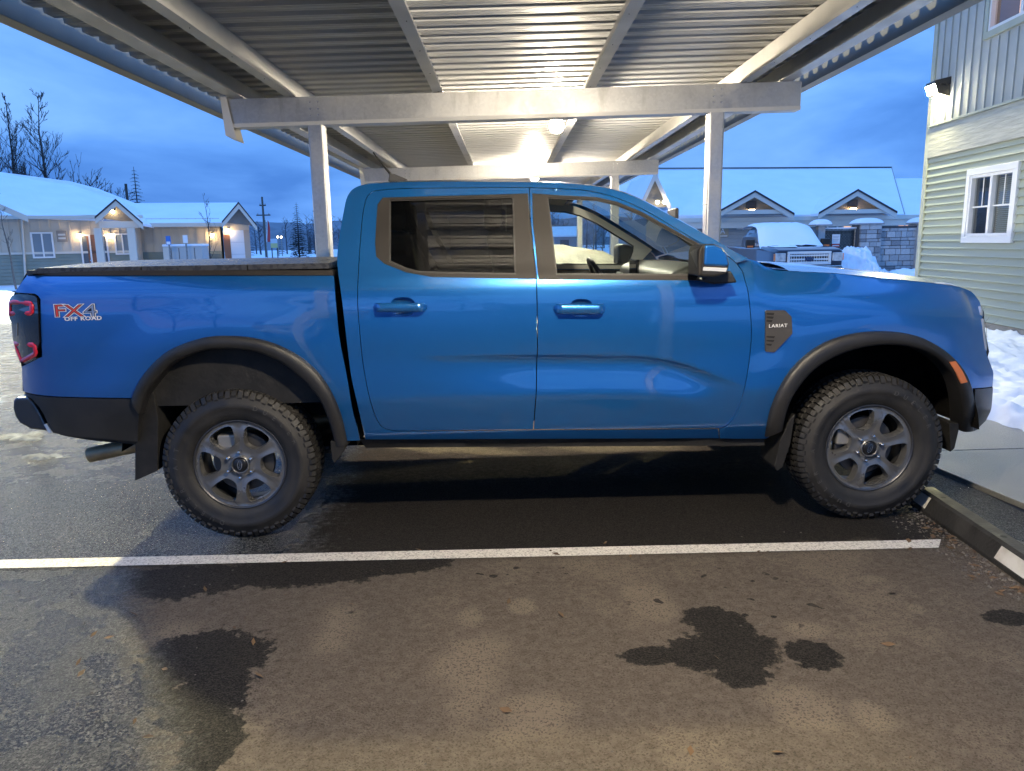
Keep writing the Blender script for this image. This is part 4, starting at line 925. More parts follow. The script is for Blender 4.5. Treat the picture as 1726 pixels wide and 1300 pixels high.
both(MB().grid([[(.0+dx, S_cab(0, z)+.045, z) for dx in (-.20, -.10)] for z in (1.3, 1.45, 1.6, 1.74)]).build('belt_pillar_lining', mat('pillar_plastic', (.10, .095, .085), .8), truck))
# grab handle on the windscreen pillar
MB().tube([(.60, .30, 1.58), (.64, .335, 1.53), (.74, .345, 1.46), (.80, .31, 1.45)], .014, 8).build('grab_handle', mat('pillar_plastic', (.10, .095, .085), .8), truck, smooth=True)
MB().box((-.98, .22, .62), (-1.0, 1.70, 1.30)).build('cab_rear_lining', DARK, truck)
for d_ in (rear_door, front_door): mirror(d_)
# ================================================================== green two-storey building at the right
BW = .10
bld = empty('apartment_building', (6.95, 7.0, 0), -BW, label='two-storey building with sage green lap siding and pale batten upper wall', cat='building')
SIDE = mat('sage_siding', (.30, .335, .28), .55, c2=(.265, .30, .25), nscale=2.2, bump=.1, bscale=90, stretch=(1, .15, 1), orand=.06)
BATT = mat('pale_batten_wall', (.42, .43, .40), .6, c2=(.38, .39, .36), nscale=2, bump=.1, bscale=60)
TRIMB = mat('sage_trim_board', (.40, .42, .34), .55, c2=(.34, .36, .29), nscale=3)
BAND = mat('wood_grain_band', (.43, .43, .37), .5, c2=(.33, .33, .28), nscale=3.5, stretch=(8, .8, 9), bump=.9, bscale=4)
FRAMEW = mat('white_window_frame', (.72, .72, .70), .4)
LC, LN = 2.33, -13.0                                  # far corner and near end along the wall
WZ0, WZ1, WL0, WL1 = 1.46, 2.36, -.33, .80            # lower window opening
UZ0, UZ1, UL0, UL1 = 4.36, 5.75, -.90, .70            # upper window opening
def lbox(name, l0, l1, x0, x1, z0, z1, m, parent, bevel=0, **k): return mk(name, boxv((x0, l0, z0), (x1, l1, z1)), BOXF, m, parent, local=True, bevel=bevel, **k)
core = MB()
core.box((.03, LN, .0), (9, LC-.0, 1.30)); core.box((.03, LN, 2.52), (9, LC-.0, 4.30)); core.box((.03, LN, 5.8), (9, LC-.0, 6.4))
core.box((.03, LN, 1.30), (9, WL0-.05, 2.52)); core.box((.03, WL1+.05, 1.30), (9, LC, 2.52)); core.box((.03, LN, 4.30), (9, UL0-.05, 5.8)); core.box((.03, UL1+.05, 4.30), (9, LC, 5.8))
core.box((.45, WL0-.05, 1.30), (9, WL1+.05, 2.52)); core.box((.45, UL0-.05, 4.30), (9, UL1+.05, 5.8))
core.build('wall_core', mat('wall_sheathing', (.20, .20, .18), .8), bld, local=True)
lbox('foundation', LN, LC+.01, -.01, .1, -.05, .22, mat('foundation_concrete', (.26, .25, .23), .8, c2=(.2, .19, .17), nscale=5), bld)
EX = .1165
cache = {}
def board(l0, l1, z):
    key = (round(l0, 2), round(l1, 2))
    if key not in cache:
        v = [(.004, l0, EX+.012), (.012, l0, EX+.012), (-.026, l0, .012), (-.030, l0, .006), (-.028, l0, 0), (.006, l0, 0)]
        n = 6; vv = v+[(a, l1, c) for a, b, c in v]; f = [tuple(range(n)), tuple(range(n, 2*n))[::-1]]+[(i, (i+1) % n, n+(i+1) % n, n+i) for i in range(n)]
        o = mk('siding_board', vv, f, SIDE, bld, local=True); cache[key] = o
    else:
        o = cache[key].copy(); col.objects.link(o)
    o.location = (.0, 0, z); return o
z = .23
while z < 2.68:
    if z+EX > WZ0-.06 and z < WZ1+.06: board(LN, WL0-.02, z); board(WL1+.02, LC-.10, z)
    else: board(LN, LC-.10, z)
    z += EX
lbox('corner_board', LC-.10, LC+.03, -.04, .10, .23, 6.4, TRIMB, bld, .006)
lbox('band_board', LN, LC-.101, -.045, .02, 2.76, 3.25, BAND, bld, .006); lbox('band_cap', LN, LC-.101, -.075, .02, 3.251, 3.285, TRIMB, bld, .004)
up = MB(); up.box((-.012, LN, 3.286), (.03, LC-.10, 4.30)); up.box((-.012, UL1+.02, 4.30), (.03, LC-.10, 5.8)); up.box((-.012, LN, 4.30), (.03, UL0-.02, 5.8)); up.box((-.012, LN, 5.8), (.03, LC-.1, 6.4)); up.build('upper_wall_sheet', BATT, bld, local=True)
l = LC-.30; bt = None
while l > -5:
    z1_ = 6.38 if not (UL0-.12 < l < UL1+.12) else 4.24
    lbox('batten', l-.016, l+.016, -.034, -.0125, 3.288, z1_, BATT, bld); l -= .232
eav = lbox('eave', LN, LC+.5, -.5, 9.5, 6.41, 6.6, FRAMEW, bld)
BLIND = mat('blind_slat', (.60, .63, .64), .6)
def window(l0, l1, z0, z1, warm, trimm):
    t = .095; w = MB(); w.box((-.05, l0-t, z1), (.0, l1+t, z1+t)); w.box((-.05, l0-t, z0-t), (.0, l1+t, z0)); w.box((-.0495, l0-t, z0+.001), (.0, l0, z1-.001)); w.box((-.0495, l1, z0+.001), (.0, l1+t, z1-.001))
    W_ = w.build('window', trimm, bld, local=True, bevel=.004)
    f = MB(); g_ = .045
    f.box((-.035, l0+.002, z0+.002), (.05, l0+g_, z1-.002)); f.box((-.035, l1-g_, z0+.002), (.05, l1-.002, z1-.002)); f.box((-.034, l0+g_+.001, z0+.002), (.05, l1-g_-.001, z0+g_)); f.box((-.034, l0+g_+.001, z1-g_), (.05, l1-g_-.001, z1-.002)); mlx = (l0+l1)/2
    f.box((-.03, mlx-.03, z0+g_+.001), (.05, mlx+.03, z1-g_-.001)); f.build('frame', FRAMEW, W_, local=True)
    mun = MB(); zm = z0+(z1-z0)*.48
    for a, b in ((l0+g_, mlx-.03), (mlx+.03, l1-g_)): mun.box((.012, a+.001, zm-.011), (.02, b-.001, zm+.011)); mun.box((.0125, (a+b)/2-.009, zm+.012), (.0195, (a+b)/2+.009, z1-g_-.002))
    mun.build('glazing_bar', FRAMEW, W_, local=True)
    for a, b in ((l0+g_, mlx-.03), (mlx+.03, l1-g_)): mk('pane', [(.028, a, z0+g_), (.028, b, z0+g_), (.028, b, z1-g_), (.028, a, z1-g_)], [(0, 1, 2, 3)], GLASSW, W_, local=True)
    lbox('room_back', l0-.04, l1+.04, .40, .42, z0-.04, z1+.04, warm, W_)
    n = int((z1-z0-.1)/.028); a, b = (l0+g_, mlx-.03)
    for i in range(n):
        zz = z0+.05+i*.028; mk('blind_slat', [(.07, a, zz), (.07, b, zz), (.09, b, zz+.020), (.09, a, zz+.020)], [(0, 1, 2, 3)], BLIND, W_, local=True)
    return W_
w_ = window(WL0, WL1, WZ0, WZ1, mat('dim_room', (.35, .33, .30), .9, emit=(.9, .75, .6), estr=.05), FRAMEW)
# candle lamp glimmering in the room
MB().lathe([(.0005, -.03), (.012, 0), (.0005, .035)], 8, (.20, -.10, 1.62), 'Z').build('candle_flame', glow('candle_glow', (1, .6, .25), 4), w_, local=True)
window(UL0, UL1, UZ0, UZ1, mat('warm_room', (.5, .36, .30), .9, emit=(1.0, .60, .42), estr=1.8), TRIMB)
# wall lamp
wl_ = empty('wall_lamp', (0, 0, 0), 0, label='glaring wall light on the pale batten wall of the green building', cat='lamp')
wl_.location = (6.95, 7.0, 0); wl_.rotation_euler = (0, 0, -BW); WM[wl_.name] = Matrix.Translation((6.95, 7.0, 0)) @ Matrix.Rotation(-BW, 4, 'Z')
LZ, LL = 3.86, 1.86
mk('lamp_hood', [(-.014, LL-.16, LZ+.10), (-.014, LL+.16, LZ+.10), (-.014, LL+.16, LZ-.02), (-.014, LL-.16, LZ-.02), (-.25, LL-.16, LZ+.05), (-.25, LL+.16, LZ+.05), (-.27, LL+.16, LZ-.0), (-.27, LL-.16, LZ-.0)], [(0, 1, 5, 4), (4, 5, 6, 7), (0, 4, 7, 3), (1, 2, 6, 5), (0, 3, 2, 1)], mat('bronze_hood', (.05, .045, .04), .5, .5), wl_, local=True)
mk('lamp_lens', boxv((-.15, LL-.14, LZ-.315), (-.03, LL+.14, LZ-.205)), BOXF, glow('wall_lamp_glass', (1.0, .92, .66), 110), wl_, local=True, bevel=.02)
mk('lamp_array', [(-.262, LL-.15, LZ-.01), (-.262, LL+.15, LZ-.01), (-.212, LL+.15, LZ-.14), (-.212, LL-.15, LZ-.14)], [(0, 1, 2, 3)], glow('lamp_array_glass', (1.0, .90, .48), 2900), wl_, local=True)
mk('lamp_body', [(-.014, LL-.155, LZ-.03), (-.014, LL+.155, LZ-.03), (-.014, LL+.155, LZ-.20), (-.014, LL-.155, LZ-.20), (-.257, LL-.155, LZ-.005), (-.257, LL+.155, LZ-.005), (-.205, LL+.155, LZ-.145), (-.205, LL-.155, LZ-.145)], [(0, 1, 5, 4), (4, 5, 6, 7), (7, 6, 2, 3), (0, 4, 7, 3), (1, 2, 6, 5), (0, 3, 2, 1)], mat('bronze_hood', (.05, .045, .04), .5, .5), wl_, local=True)
# withered weeds at the wall's foot
wd = MB(); rw = random.Random(11)
for i in range(60):
    c = (6.55-rw.random()*.75, 6.2+rw.random()*2.0, .05); h = rw.uniform(.2, .55); dx, dy = rw.uniform(-.12, .12), rw.uniform(-.12, .12)
    wd.tube([c, (c[0]+dx*.6, c[1]+dy*.6, c[2]+h*.6), (c[0]+dx*1.6, c[1]+dy*1.4, c[2]+h)], [.004, .003, .001], 3, cap=False)
    wd.tube([(c[0]+dx*.5, c[1]+dy*.5, c[2]+h*.5), (c[0]+dx*-.8, c[1]+dy*.8, c[2]+h*.8)], [.0025, .001], 3, cap=False)
wd.build('dry_weeds', mat('dry_stem', (.16, .12, .08), .8), label='dry weeds poking out of the snow at the green building', cat='weeds', kind='stuff')
# ================================================================== helpers for the far houses
LOWER = mat('green_grey_lap', (.24, .27, .23), .6, c2=(.21, .24, .20), nscale=1.5)
UPPER = mat('tan_batten', (.56, .49, .39), .6, c2=(.50, .44, .35), nscale=1.3)
GABLE = mat('brown_grey_gable', (.20, .185, .165), .7, c2=(.17, .16, .14), nscale=3)
CREAM = mat('cream_trim', (.62, .58, .50), .55)
SHING = mat('dark_roof_edge', (.035, .035, .038), .8)
DOORB = mat('brown_door', (.22, .09, .045), .5)
WARML = glow('porch_lamp_glass', (1.0, .72, .36), 80)
def lapwall(name, x0, x1, Y, z0, z1, m, parent, ex=.16, depth=.03):
    rows = []; z = z0
    while z < z1-1e-6:
        zz = min(z+ex, z1); rows += [[(x0, Y, z), (x1, Y, z)], [(x0, Y-depth, z+.004), (x1, Y-depth, z+.004)], [(x0, Y-.003, zz), (x1, Y-.003, zz)]]; z = zz
    return MB().grid(rows).build(name, m, parent)
def battwall(name, x0, x1, Y, z0, z1, m, parent, sp_=.4):
    w = MB(); w.box((x0, Y, z0), (x1, Y+.05, z1)); W_ = w.build(name, m, parent); x = x0+.15; first = None
    while x < x1-.05:
        if first is None: first = MB().box((x-.03, Y-.035, z0+.01), (x+.03, Y-.001, z1-.01)).build('batten', m, W_); xf = x
        else:
            c_ = first.copy(); col.objects.link(c_); c_.location = (x-xf, 0, 0)
        x += sp_
    return W_
def sloped(name, pts, m, parent, th=.16):
    P = [np.array(p, float) for p in pts]; n = len(P); v = [tuple(p) for p in P]+[tuple(p-np.array([0, 0, th])) for p in P]
    f = [tuple(range(n)), tuple(range(n, 2*n))[::-1]]+[(i, (i+1) % n, n+(i+1) % n, n+i) for i in range(n)]
    return mk(name, v, f, m, parent)
def rake(name, p0, p1, h, t, m, parent):
    p0, p1 = np.array(p0, float), np.array(p1, float); d = np.array([0, 0, -h]); return MB().prism([p0, p1, p1+d, p0+d], (0, t, 0)).build(name, m, parent)
def hwindow(x0, x1, z0, z1, Y, parent, lit=None, mull=True, fm=FRAMEW):
    t = .07; w = MB(); w.box((x0-t, Y-.05, z1), (x1+t, Y, z1+t)); w.box((x0-t, Y-.05, z0-t), (x1+t, Y, z0)); w.box((x0-t, Y-.049, z0), (x0, Y, z1)); w.box((x1, Y-.049, z0), (x1+t, Y, z1))
    if mull: w.box(((x0+x1)/2-.03, Y-.045, z0), ((x0+x1)/2+.03, Y-.002, z1))
    W_ = w.build('window', fm, parent); mk('pane', [(x0, Y-.02, z0), (x1, Y-.02, z0), (x1, Y-.02, z1), (x0, Y-.02, z1)], [(0, 1, 2, 3)], lit or mat('dark_pane', (.10, .11, .12), .08), W_)
    return W_
def plamp(c, label, group, r=.075, m=None):
    L = empty('porch_lamp', tuple(c), label=label, cat='lamp', group=group)
    MB().lathe([(.0005, -r*1.2), (r*.7, -r), (r, 0), (r*.7, r*.9), (.0005, r)], 12, tuple(c), 'Z').build('lamp_glass', m or WARML, L, smooth=True)
    MB().lathe([(.0005, r*1.9), (r*.5, r*1.5), (r*1.1, r*.95), (.0005, r*.95)], 12, tuple(c), 'Z').build('lamp_cap', SHING, L)
    MB().box((c[0]-.03, c[1]+.0, c[2]+r*1.1), (c[0]+.03, c[1]+.20, c[2]+r*1.4)).build('lamp_arm', SHING, L)
    return L
# ================================================================== left house
HTH = .30; HPV = (-16.0, 33.0)
def AW(u, v, D):
    n_ = np.array([math.sin(HTH), -math.cos(HTH), 0]); P0 = np.array([HPV[0], HPV[1], 0])-n_*(D-HPV[1]); return atPl(u, v, P0, n_)
def A(u, v, D):
    p = AW(u, v, D); dx, dy = p[0]-HPV[0], p[1]-HPV[1]; return (dx*math.cos(HTH)+dy*math.sin(HTH)+HPV[0], -dx*math.sin(HTH)+dy*math.cos(HTH)+HPV[1], p[2])
HL = empty('house', (HPV[0], HPV[1], 0), HTH, label='long single-storey tan house with snowy roofs at the left', cat='house')
WM[HL.name] = Matrix.Translation((HPV[0], HPV[1], 0)); YA = 33.0; xa1 = float(A(229, 400, YA)[0]); xA0 = -31.0; zs = 1.38
lapwall('lower_wall', xA0, xa1, YA, -.1, zs, LOWER, HL); battwall('upper_wall', xA0, xa1, YA, zs+.002, 3.05, UPPER, HL)
MB().box((xA0, YA-.06, zs-.05), (xa1, YA-.036, zs+.05)).build('belt_board', CREAM, HL)
MB().box((xA0, YA+.06, -.1), (xa1, YA+9, 3.0)).build('wall_core', UPPER, HL)
xb1 = float(A(372, 400, 35.0)[0]); YB = 35.0
lapwall('lower_wall', xa1, xb1, YB, -.1, zs-.05, LOWER, HL); battwall('upper_wall', xa1, xb1, YB, zs-.048, 2.95, UPPER, HL)
MB().box((xa1, YB+.06, -.1), (xb1, YB+5, 2.9)).build('wall_core', UPPER, HL)
YG = 33.2; xg0, xg1 = float(A(377, 400, YG)[0]), float(A(421, 400, YG)[0])
MB().box((xg0, YG, -.1), (xg1, YG+7, 2.70)).build('garage_wall', UPPER, HL)
# roofs
E1, E2, E3_ = A(45, 363, 32.3), A(160, 367, 32.3), A(242, 375.5, 32.3); D_ = A(229, 343, 38.8)
rs_ = [A(-70, 345, 32.3), A(45, 363, 32.3), A(160, 367, 32.3), E3_, D_, A(165, 318, 39.6), A(120, 306, 39.2), A(0, 290, 39.0), A(-90, 277, 39.0)]
roofA = sloped('roof', [rs_[1], rs_[2], rs_[3], rs_[4], rs_[5], rs_[6], rs_[7], rs_[8], (xA0-.5, 32.3, 3.1)], SNOWR, HL, .14)
sloped('back_roof', [rs_[8], rs_[7], rs_[6], rs_[5], (rs_[5][0], 46, 3.0), (xA0-.5, 46, 3.0)], SNOWR, HL, .1)
MB().box((xA0-.5, 32.22, 2.86), (E3_[0], 32.29, 3.0)).build('gutter', CREAM, HL)
B0, B1, B2, B3 = A(232, 376, 34.3), A(378, 375, 34.3), A(400, 341.5, 38.3), A(226, 342.5, 38.3)
sloped('roof', [B0, B1, B2, B3], SNOWR, HL, .13); sloped('back_roof', [B3, B2, (B2[0], 42.5, B1[2]), (B3[0], 42.5, B0[2])], SNOWR, HL, .1)
MB().box((B0[0], 34.2, B0[2]-.20), (B1[0], 34.28, B0[2]-.02)).build('gutter', CREAM, HL)
def cross_gable(pk, fl, fr, Yf, Yb, tri=True, vent=False):
    p, l, r = A(*pk, Yf), A(*fl, Yf), A(*fr, Yf); bk = lambda q: (q[0], Yb, q[2])
    for q in (l, r): sloped('gable_roof', [p, q, bk(q), bk(p)], SNOWR, HL, .10)
    for q in (l, r):
        rake('rake_board', (p[0], Yf-.05, p[2]-.03), (q[0], Yf-.05, q[2]-.03), .24, .045, CREAM, HL); rake('shingle_edge', (p[0], Yf-.07, p[2]+.05), (q[0], Yf-.07, q[2]+.05), .09, .03, SHING, HL)
    if tri: MB().prism([(p[0], Yf+.25, p[2]-.12), (l[0]+.15, Yf+.25, l[2]), (r[0]-.15, Yf+.25, r[2])], (0, .08, 0)).build('gable_siding', GABLE, HL)
    return p, l, r
pg, pl_, pr_ = cross_gable((195, 337), (160, 367.5), (241, 377), 30.6, 37.5)
gg, gl, gr_ = cross_gable((402, 342), (374, 375), (433, 380.5), 32.5, 38.0)
MB().box((pl_[0]+.1, 30.75, pl_[2]-.42), (pr_[0]-.1, 30.95, pl_[2]-.14)).build('porch_beam', CREAM, HL)
for u in (166.5, 222):
    x_ = A(u, 400, 30.85)[0]; MB().box((x_-.15, 30.72, 0), (x_+.15, 31.0, pl_[2]-.43)).build('porch_post', CREAM, HL)
# left-hand gable running out of frame
p, q = A(-60, 318, 31.5), A(46, 364, 31.5); rake('rake_board', p, q, .26, .06, CREAM, HL)
MB().tube([A(36, 366, 32.8), A(37, 372, 32.9), A(43, 468, 32.9)], .05, 8).build('downspout', CREAM, HL)
def on(u0, v0, u1, v1, Y): a, b = A(u0, v1, Y), A(u1, v0, Y); return a[0], b[0], a[2], b[2]
for q in ((59, 394, 86, 433), (198, 396, 216, 427)): hwindow(*on(*q, YA-.02), YA-.03, HL, lit=mat('dusk_pane', (.20, .23, .25), .08))
x0, x1, z0, z1 = on(151, 396, 162, 445, YA-.02); d_ = MB().box((x0, YA-.06, 0.02), (x1, YA-.005, z1)).build('front_door', DOORB, HL); MB().lathe([(.0005, -.05), (.03, -.04), (.03, 0)], 8, (x0+.08, YA-.06, 1.0)).build('door_knob', CHROME, d_)
x0, x1, z0, z1 = on(142, 398, 149, 440, YA-.02); hwindow(x0, x1, .3, z1, YA-.03, HL, mull=False)
x0, x1, z0, z1 = on(173, 398, 178, 440, YA-.02); hwindow(x0, x1, .3, z1, YA-.03, HL, mull=False)
x0, x1, z0, z1 = on(97, 389, 112, 408, YA-.04); sg = MB().box((x0, YA-.08, z0), (x1, YA-.045, z1)).build('name_board', mat('sign_brown', (.26, .22, .18), .6), HL); MB().box((x0+.06, YA-.085, z0+.12), (x1-.06, YA-.0805, z0+.20)).build('name_plate', CREAM, sg)
MB().box((x0+.06, YA-.085, z0+.28), (x1-.06, YA-.0805, z0+.36)).build('name_plate', CREAM, sg)
x0, x1, z0, z1 = on(391, 388, 412, 436, YG); gd = MB().box((x0, YG-.04, 0.0), (x1, YG-.002, z1)).build('garage_door', mat('garage_white', (.66, .66, .66), .5), HL)
for i in range(1, 4): MB().box((x0, YG-.044, z1*i/4-.008), (x1, YG-.0405, z1*i/4+.008)).build('door_joint', mat('joint_grey', (.4, .4, .4), .6), gd)
x0, x1, z0, z1 = on(379.5, 396, 387, 436, YG); MB().box((x0, YG-.05, 0.02), (x1, YG-.002, z1)).build('side_door', DOORB, HL)
x0, x1, z0, z1 = on(414, 388, 420, 436, YG); MB().box((x0, YG-.05, 0), (x1, YG-.002, z1)).build('door_trim', mat('tan_trim', (.42, .32, .24), .6), HL)
WM[HL.name] = Matrix.Translation((HPV[0], HPV[1], 0)) @ Matrix()
WM[HL.name] = Matrix.Translation((HPV[0], HPV[1], 0)) @ Matrix.Rotation(HTH, 4, 'Z')
gp = 'porch lamps on the left house'
plamp(np.array(AW(133, 397, YA-.20)), 'lit wall lamp left of the brown door on the left house', gp)
plamp(np.array(AW(184, 397, YA-.20)), 'lit wall lamp between the porch posts of the left house', gp)
plamp(np.array(AW(357, 397, YB-.20)), 'lit wall lamp behind the bare sapling on the left house', gp)
plamp(np.array(AW(384, 389, YG-.20)), 'lit wall lamp beside the garage gable of the left house', gp)
plamp(np.array(AW(190, 357, 30.70)), 'small lit lamp in the peak of the porch gable', gp, r=.06)
A = lambda u, v, Y: tuple(atY(u, v, Y))
# utility cabinets and sign posts in front of it
c0, c1, _, zt_ = on(277, 413, 340, 437, 32.0)
ub = empty('utility_cabinet', ((c0+c1)/2, 32.3, 0), label='pale metal utility cabinet with snow on top beside the left house', cat='utility cabinet')
MB().box((c0, 32.0, -.05), (c1, 32.8, zt_-.06)).build('cabinet_body', mat('cabinet_grey', (.44, .44, .42), .5), ub)
MB().box((c0-.04, 31.95, zt_-.058), (c1+.04, 32.85, zt_+.05)).build('snow_cap', SNOWR, ub, bevel=.04)
MB().box((c0-.02, 31.985, .0), (c0+.26, 31.999, zt_-.08)).build('cabinet_end', CREAM, ub)
for k in range(1, 5):
    x_ = c0+(c1-c0)*k/5; MB().box((x_-.008, 31.985, .05), (x_+.008, 31.999, zt_-.12)).build('door_gap', DARK, ub)
for k in (2.7, 3.7): x_ = c0+(c1-c0)*k/5; MB().box((x_-.05, 31.98, .95), (x_+.05, 31.999, 1.0)).build('latch', CREAM, ub)
def signpost(u, v0, v1, Y, wpx, col_, label, name='sign_post', vb=440):
    a, b = A(u-wpx/2, v1, Y), A(u+wpx/2, v0, Y); s_ = empty(name, (a[0], Y, 0), label=label, cat='sign')
    x_ = (a[0]+b[0])/2; MB().box((x_-.03, Y, -.1), (x_+.03, Y+.05, b[2])).build('post', STEEL, s_); pp = MB().box((a[0], Y-.03, a[2]), (b[0], Y-.002, b[2])).build('sign_plate', col_, s_)
    return s_, pp, a, b
s_, pp, a, b = signpost(284, 398, 413, 30.5, 6.5, mat('sign_blue', (.05, .17, .50), .4), 'blue and white parking sign on a post by the utility cabinet')
MB().box((a[0]+.02, 30.465, a[2]+.02), (b[0]-.02, 30.469, a[2]+.14)).build('white_panel', WHITE, s_)
signpost(312.5, 396.5, 410, 31.0, 6.5, WHITE, 'plain white sign on a post right of the blue one')
# ================================================================== snowy-roofed building behind the truck at the right
HR = empty('house', (12, 30, 0), label='grey single-storey building with broad snowy roof and two porch gables', cat='house')
YR = 28.0; GREYW = mat('grey_siding', (.34, .335, .32), .6, c2=(.30, .30, .29), nscale=1.5)
lapwall('front_wall', 6.4, 30, YR, -.1, 2.45, GREYW, HR); MB().box((6.4, YR+.06, -.1), (30, YR+9, 2.4)).build('wall_core', GREYW, HR)
q0, q1 = A(1120, 363, 27.3), A(1800, 360, 27.3); r0, r1 = A(1108, 285, 34.2), A(1502, 282.5, 34.2); r2, r3 = A(1525, 300.5, 32.6), A(1800, 299, 32.6); q2 = A(1524, 361.5, 27.3)
sloped('roof', [q0, q2, r1, r0], SNOWR, HR, .14); sloped('lower_roof', [(q2[0]-.6, q2[1], q2[2]-.02), (q1[0], q1[1], q2[2]-.02), r3, (r2[0]-.6, r2[1], r2[2])], SNOWR, HR, .14)
sloped('back_roof', [r0, r1, (r1[0], 41, 2.4), (r0[0], 41, 2.4)], SNOWR, HR, .1)
MB().prism([q2, r1, (r1[0], 41, 2.5), (q2[0], 41, 2.3)], (.05, 0, 0)).build('roof_end', GREYW, HR)
rake('ridge_cap', (r0[0], 34.1, r0[2]+.05), (r1[0], 34.1, r1[2]+.03), .03, .2, SHING, HR)
MB().box((q0[0], 27.2, q0[2]-.30), (q1[0], 27.27, q0[2]-.14)).build('gutter', CREAM, HR); MB().box((q0[0], 27.28, q0[2]-.55), (q1[0], 27.9, q0[2]-.305)).build('soffit_beam', CREAM, HR)
def small_gable(pk, fl, fr, k):
    Yf, Yb = 26.6, 31; p, l_, r_ = A(*pk, Yf), A(*fl, Yf), A(*fr, Yf); g_ = p
    for q in (l_, r_):
        sloped('gable_roof', [(p[0], Yf, p[2]), (q[0], Yf, q[2]), (q[0], Yb, q[2]), (p[0], Yb, p[2])], SNOWR, HR, .10)
        rake('rake_board', (p[0], Yf-.05, p[2]-.02), (q[0], Yf-.05, q[2]-.02), .20, .045, CREAM, HR); rake('shingle_edge', (p[0], Yf-.08, p[2]+.05), (q[0], Yf-.08, q[2]+.05), .08, .025, SHING, HR)
    MB().prism([(p[0], Yf+.35, p[2]-.12), (l_[0]+.25, Yf+.35, l_[2]+.02), (r_[0]-.25, Yf+.35, r_[2]+.02)], (0, .06, 0)).build('gable_siding', mat('tan_gable', (.34, .29, .22), .65), HR)
    MB().box((l_[0]+.35, Yf+.02, l_[2]-.02), (r_[0]-.35, Yf+.34, l_[2]+.14)).build('gable_beam', CREAM, HR)
    vz = p[2]-.42; v_ = MB().box((p[0]-.20, Yf+.31, vz-.20), (p[0]+.20, Yf+.345, vz+.08)).build('gable_vent', mat('vent_brown', (.12, .09, .07), .6), HR)
    L = empty('porch_lamp', (p[0], Yf+.2, vz-.3), label='lit lamp in the peak of the snowy building\'s %s porch gable' % k, cat='lamp', group='gable lamps on the snowy building')
    MB().box((p[0]-.10, Yf+.16, vz-.30), (p[0]+.10, Yf+.28, vz-.26)).build('lamp_glass', glow('gable_lamp_glass', (1, .70, .38), 40), L)
    MB().box((p[0]-.12, Yf+.14, vz-.258), (p[0]+.12, Yf+.305, vz-.225)).build('lamp_hood', SHING, L)
small_gable((1272, 323), (1204, 361), (1338, 361.5), 'left'); small_gable((1445, 321), (1379, 360), (1511, 358.5), 'right')
# steep gable end at its left
p, l_, r_ = A(1104, 289, 26.9), A(1076, 350, 26.9), A(1131, 349, 26.9)
for q in (l_, r_):
    sloped('gable_roof', [p, q, (q[0], 32, q[2]), (p[0], 32, p[2])], SNOWR, HR, .1); rake('rake_board', (p[0], 26.84, p[2]), (q[0], 26.84, q[2]), .34, .05, CREAM, HR)
MB().prism([(p[0], 27.1, p[2]-.2), (l_[0], 27.1, l_[2]), (r_[0], 27.1, r_[2])], (0, .06, 0)).build('gable_siding', GABLE, HR)
c = np.array(A(1114, 341, 26.75)); L = empty('porch_lamp', tuple(c), label='bright twin floodlight under the steep gable above the truck\'s windscreen', cat='lamp')
for dx in (-.14, .14): MB().lathe([(.0005, -.07), (.06, -.05), (.075, 0), (.05, .06), (.0005, .07)], 12, (c[0]+dx, c[1], c[2]), 'Z').build('lamp_glass', glow('flood_glass', (1, .85, .55), 60), L, smooth=True)
MB().box((c[0]-.2, c[1]+.08, c[2]+.02), (c[0]+.2, c[1]+.12, c[2]+.10)).build('lamp_bracket', SHING, L)
x0, x1, z0, z1 = on(1207.5, 382, 1228, 400, YR-.06)
sb = MB().box((x0, YR-.09, z0), (x1, YR-.05, z1)).build('letter_sign', mat('sign_tan', (.38, .30, .20), .6), HR)
text('lettering', 'A', .30, ((x0+x1)/2, YR-.092, (z0+z1)/2+.02), (1, 0, 0), (0, 0, 1), WHITE, sb)
MB().box((x0+.05, YR-.095, z0+.03), (x1-.05, YR-.0905, z0+.06)).build('sign_line', WHITE, sb)
LITW = mat('lit_pane', (.8, .6, .4), .4, emit=(1.0, .50, .20), estr=1.1)
for q in ((1244, 374, 1292, 384), (1421, 375, 1448, 386), (1513, 376, 1535, 386)): hwindow(*on(*q, YR-.03), YR-.035, HR, lit=LITW, fm=CREAM)
x0, x1, z0, z1 = on(1379, 373, 1410, 385, YR-.03); hwindow(x0, x1, z0, z1, YR-.035, HR)
plamp(np.array(A(1453, 376, YR-.25)), 'small lit lamp above the stone pillar', 'gable lamps on the snowy building', r=.06)
# ================================================================== stone enclosure with gate
YS = 21.0
STONE = [mat('ashlar_%s' % n_, c_, .8, c2=c2_, nscale=7, bump=.8, bscale=18) for n_, c_, c2_ in (('pale', (.52, .52, .51), (.42, .42, .42)), ('grey', (.42, .425, .43), (.33, .335, .34)), ('dark', (.27, .275, .285), (.2, .205, .215)))]
MORT = mat('mortar', (.10, .10, .105), .9)
enc = empty('stone_wall', (12.9, YS, 0), label='grey stone wall with capped pillars behind the snow heap', cat='wall')
x0p, x1p = A(1448, 400, YS-.1)[0], A(1484, 400, YS-.1)[0]; xw1 = A(1600, 400, YS)[0]; ztw = A(1520, 384, YS)[2]; ztp = A(1466, 379, YS)[2]
MB().box((x1p-.05, YS+.03, -.1), (xw1, YS+.32, ztw)).build('wall_core', MORT, enc); MB().box((x0p+.03, YS-.13, -.1), (x1p-.03, YS+.5, ztp)).build('pillar_core', MORT, enc)
rst = random.Random(21); smesh = [None, None, None]
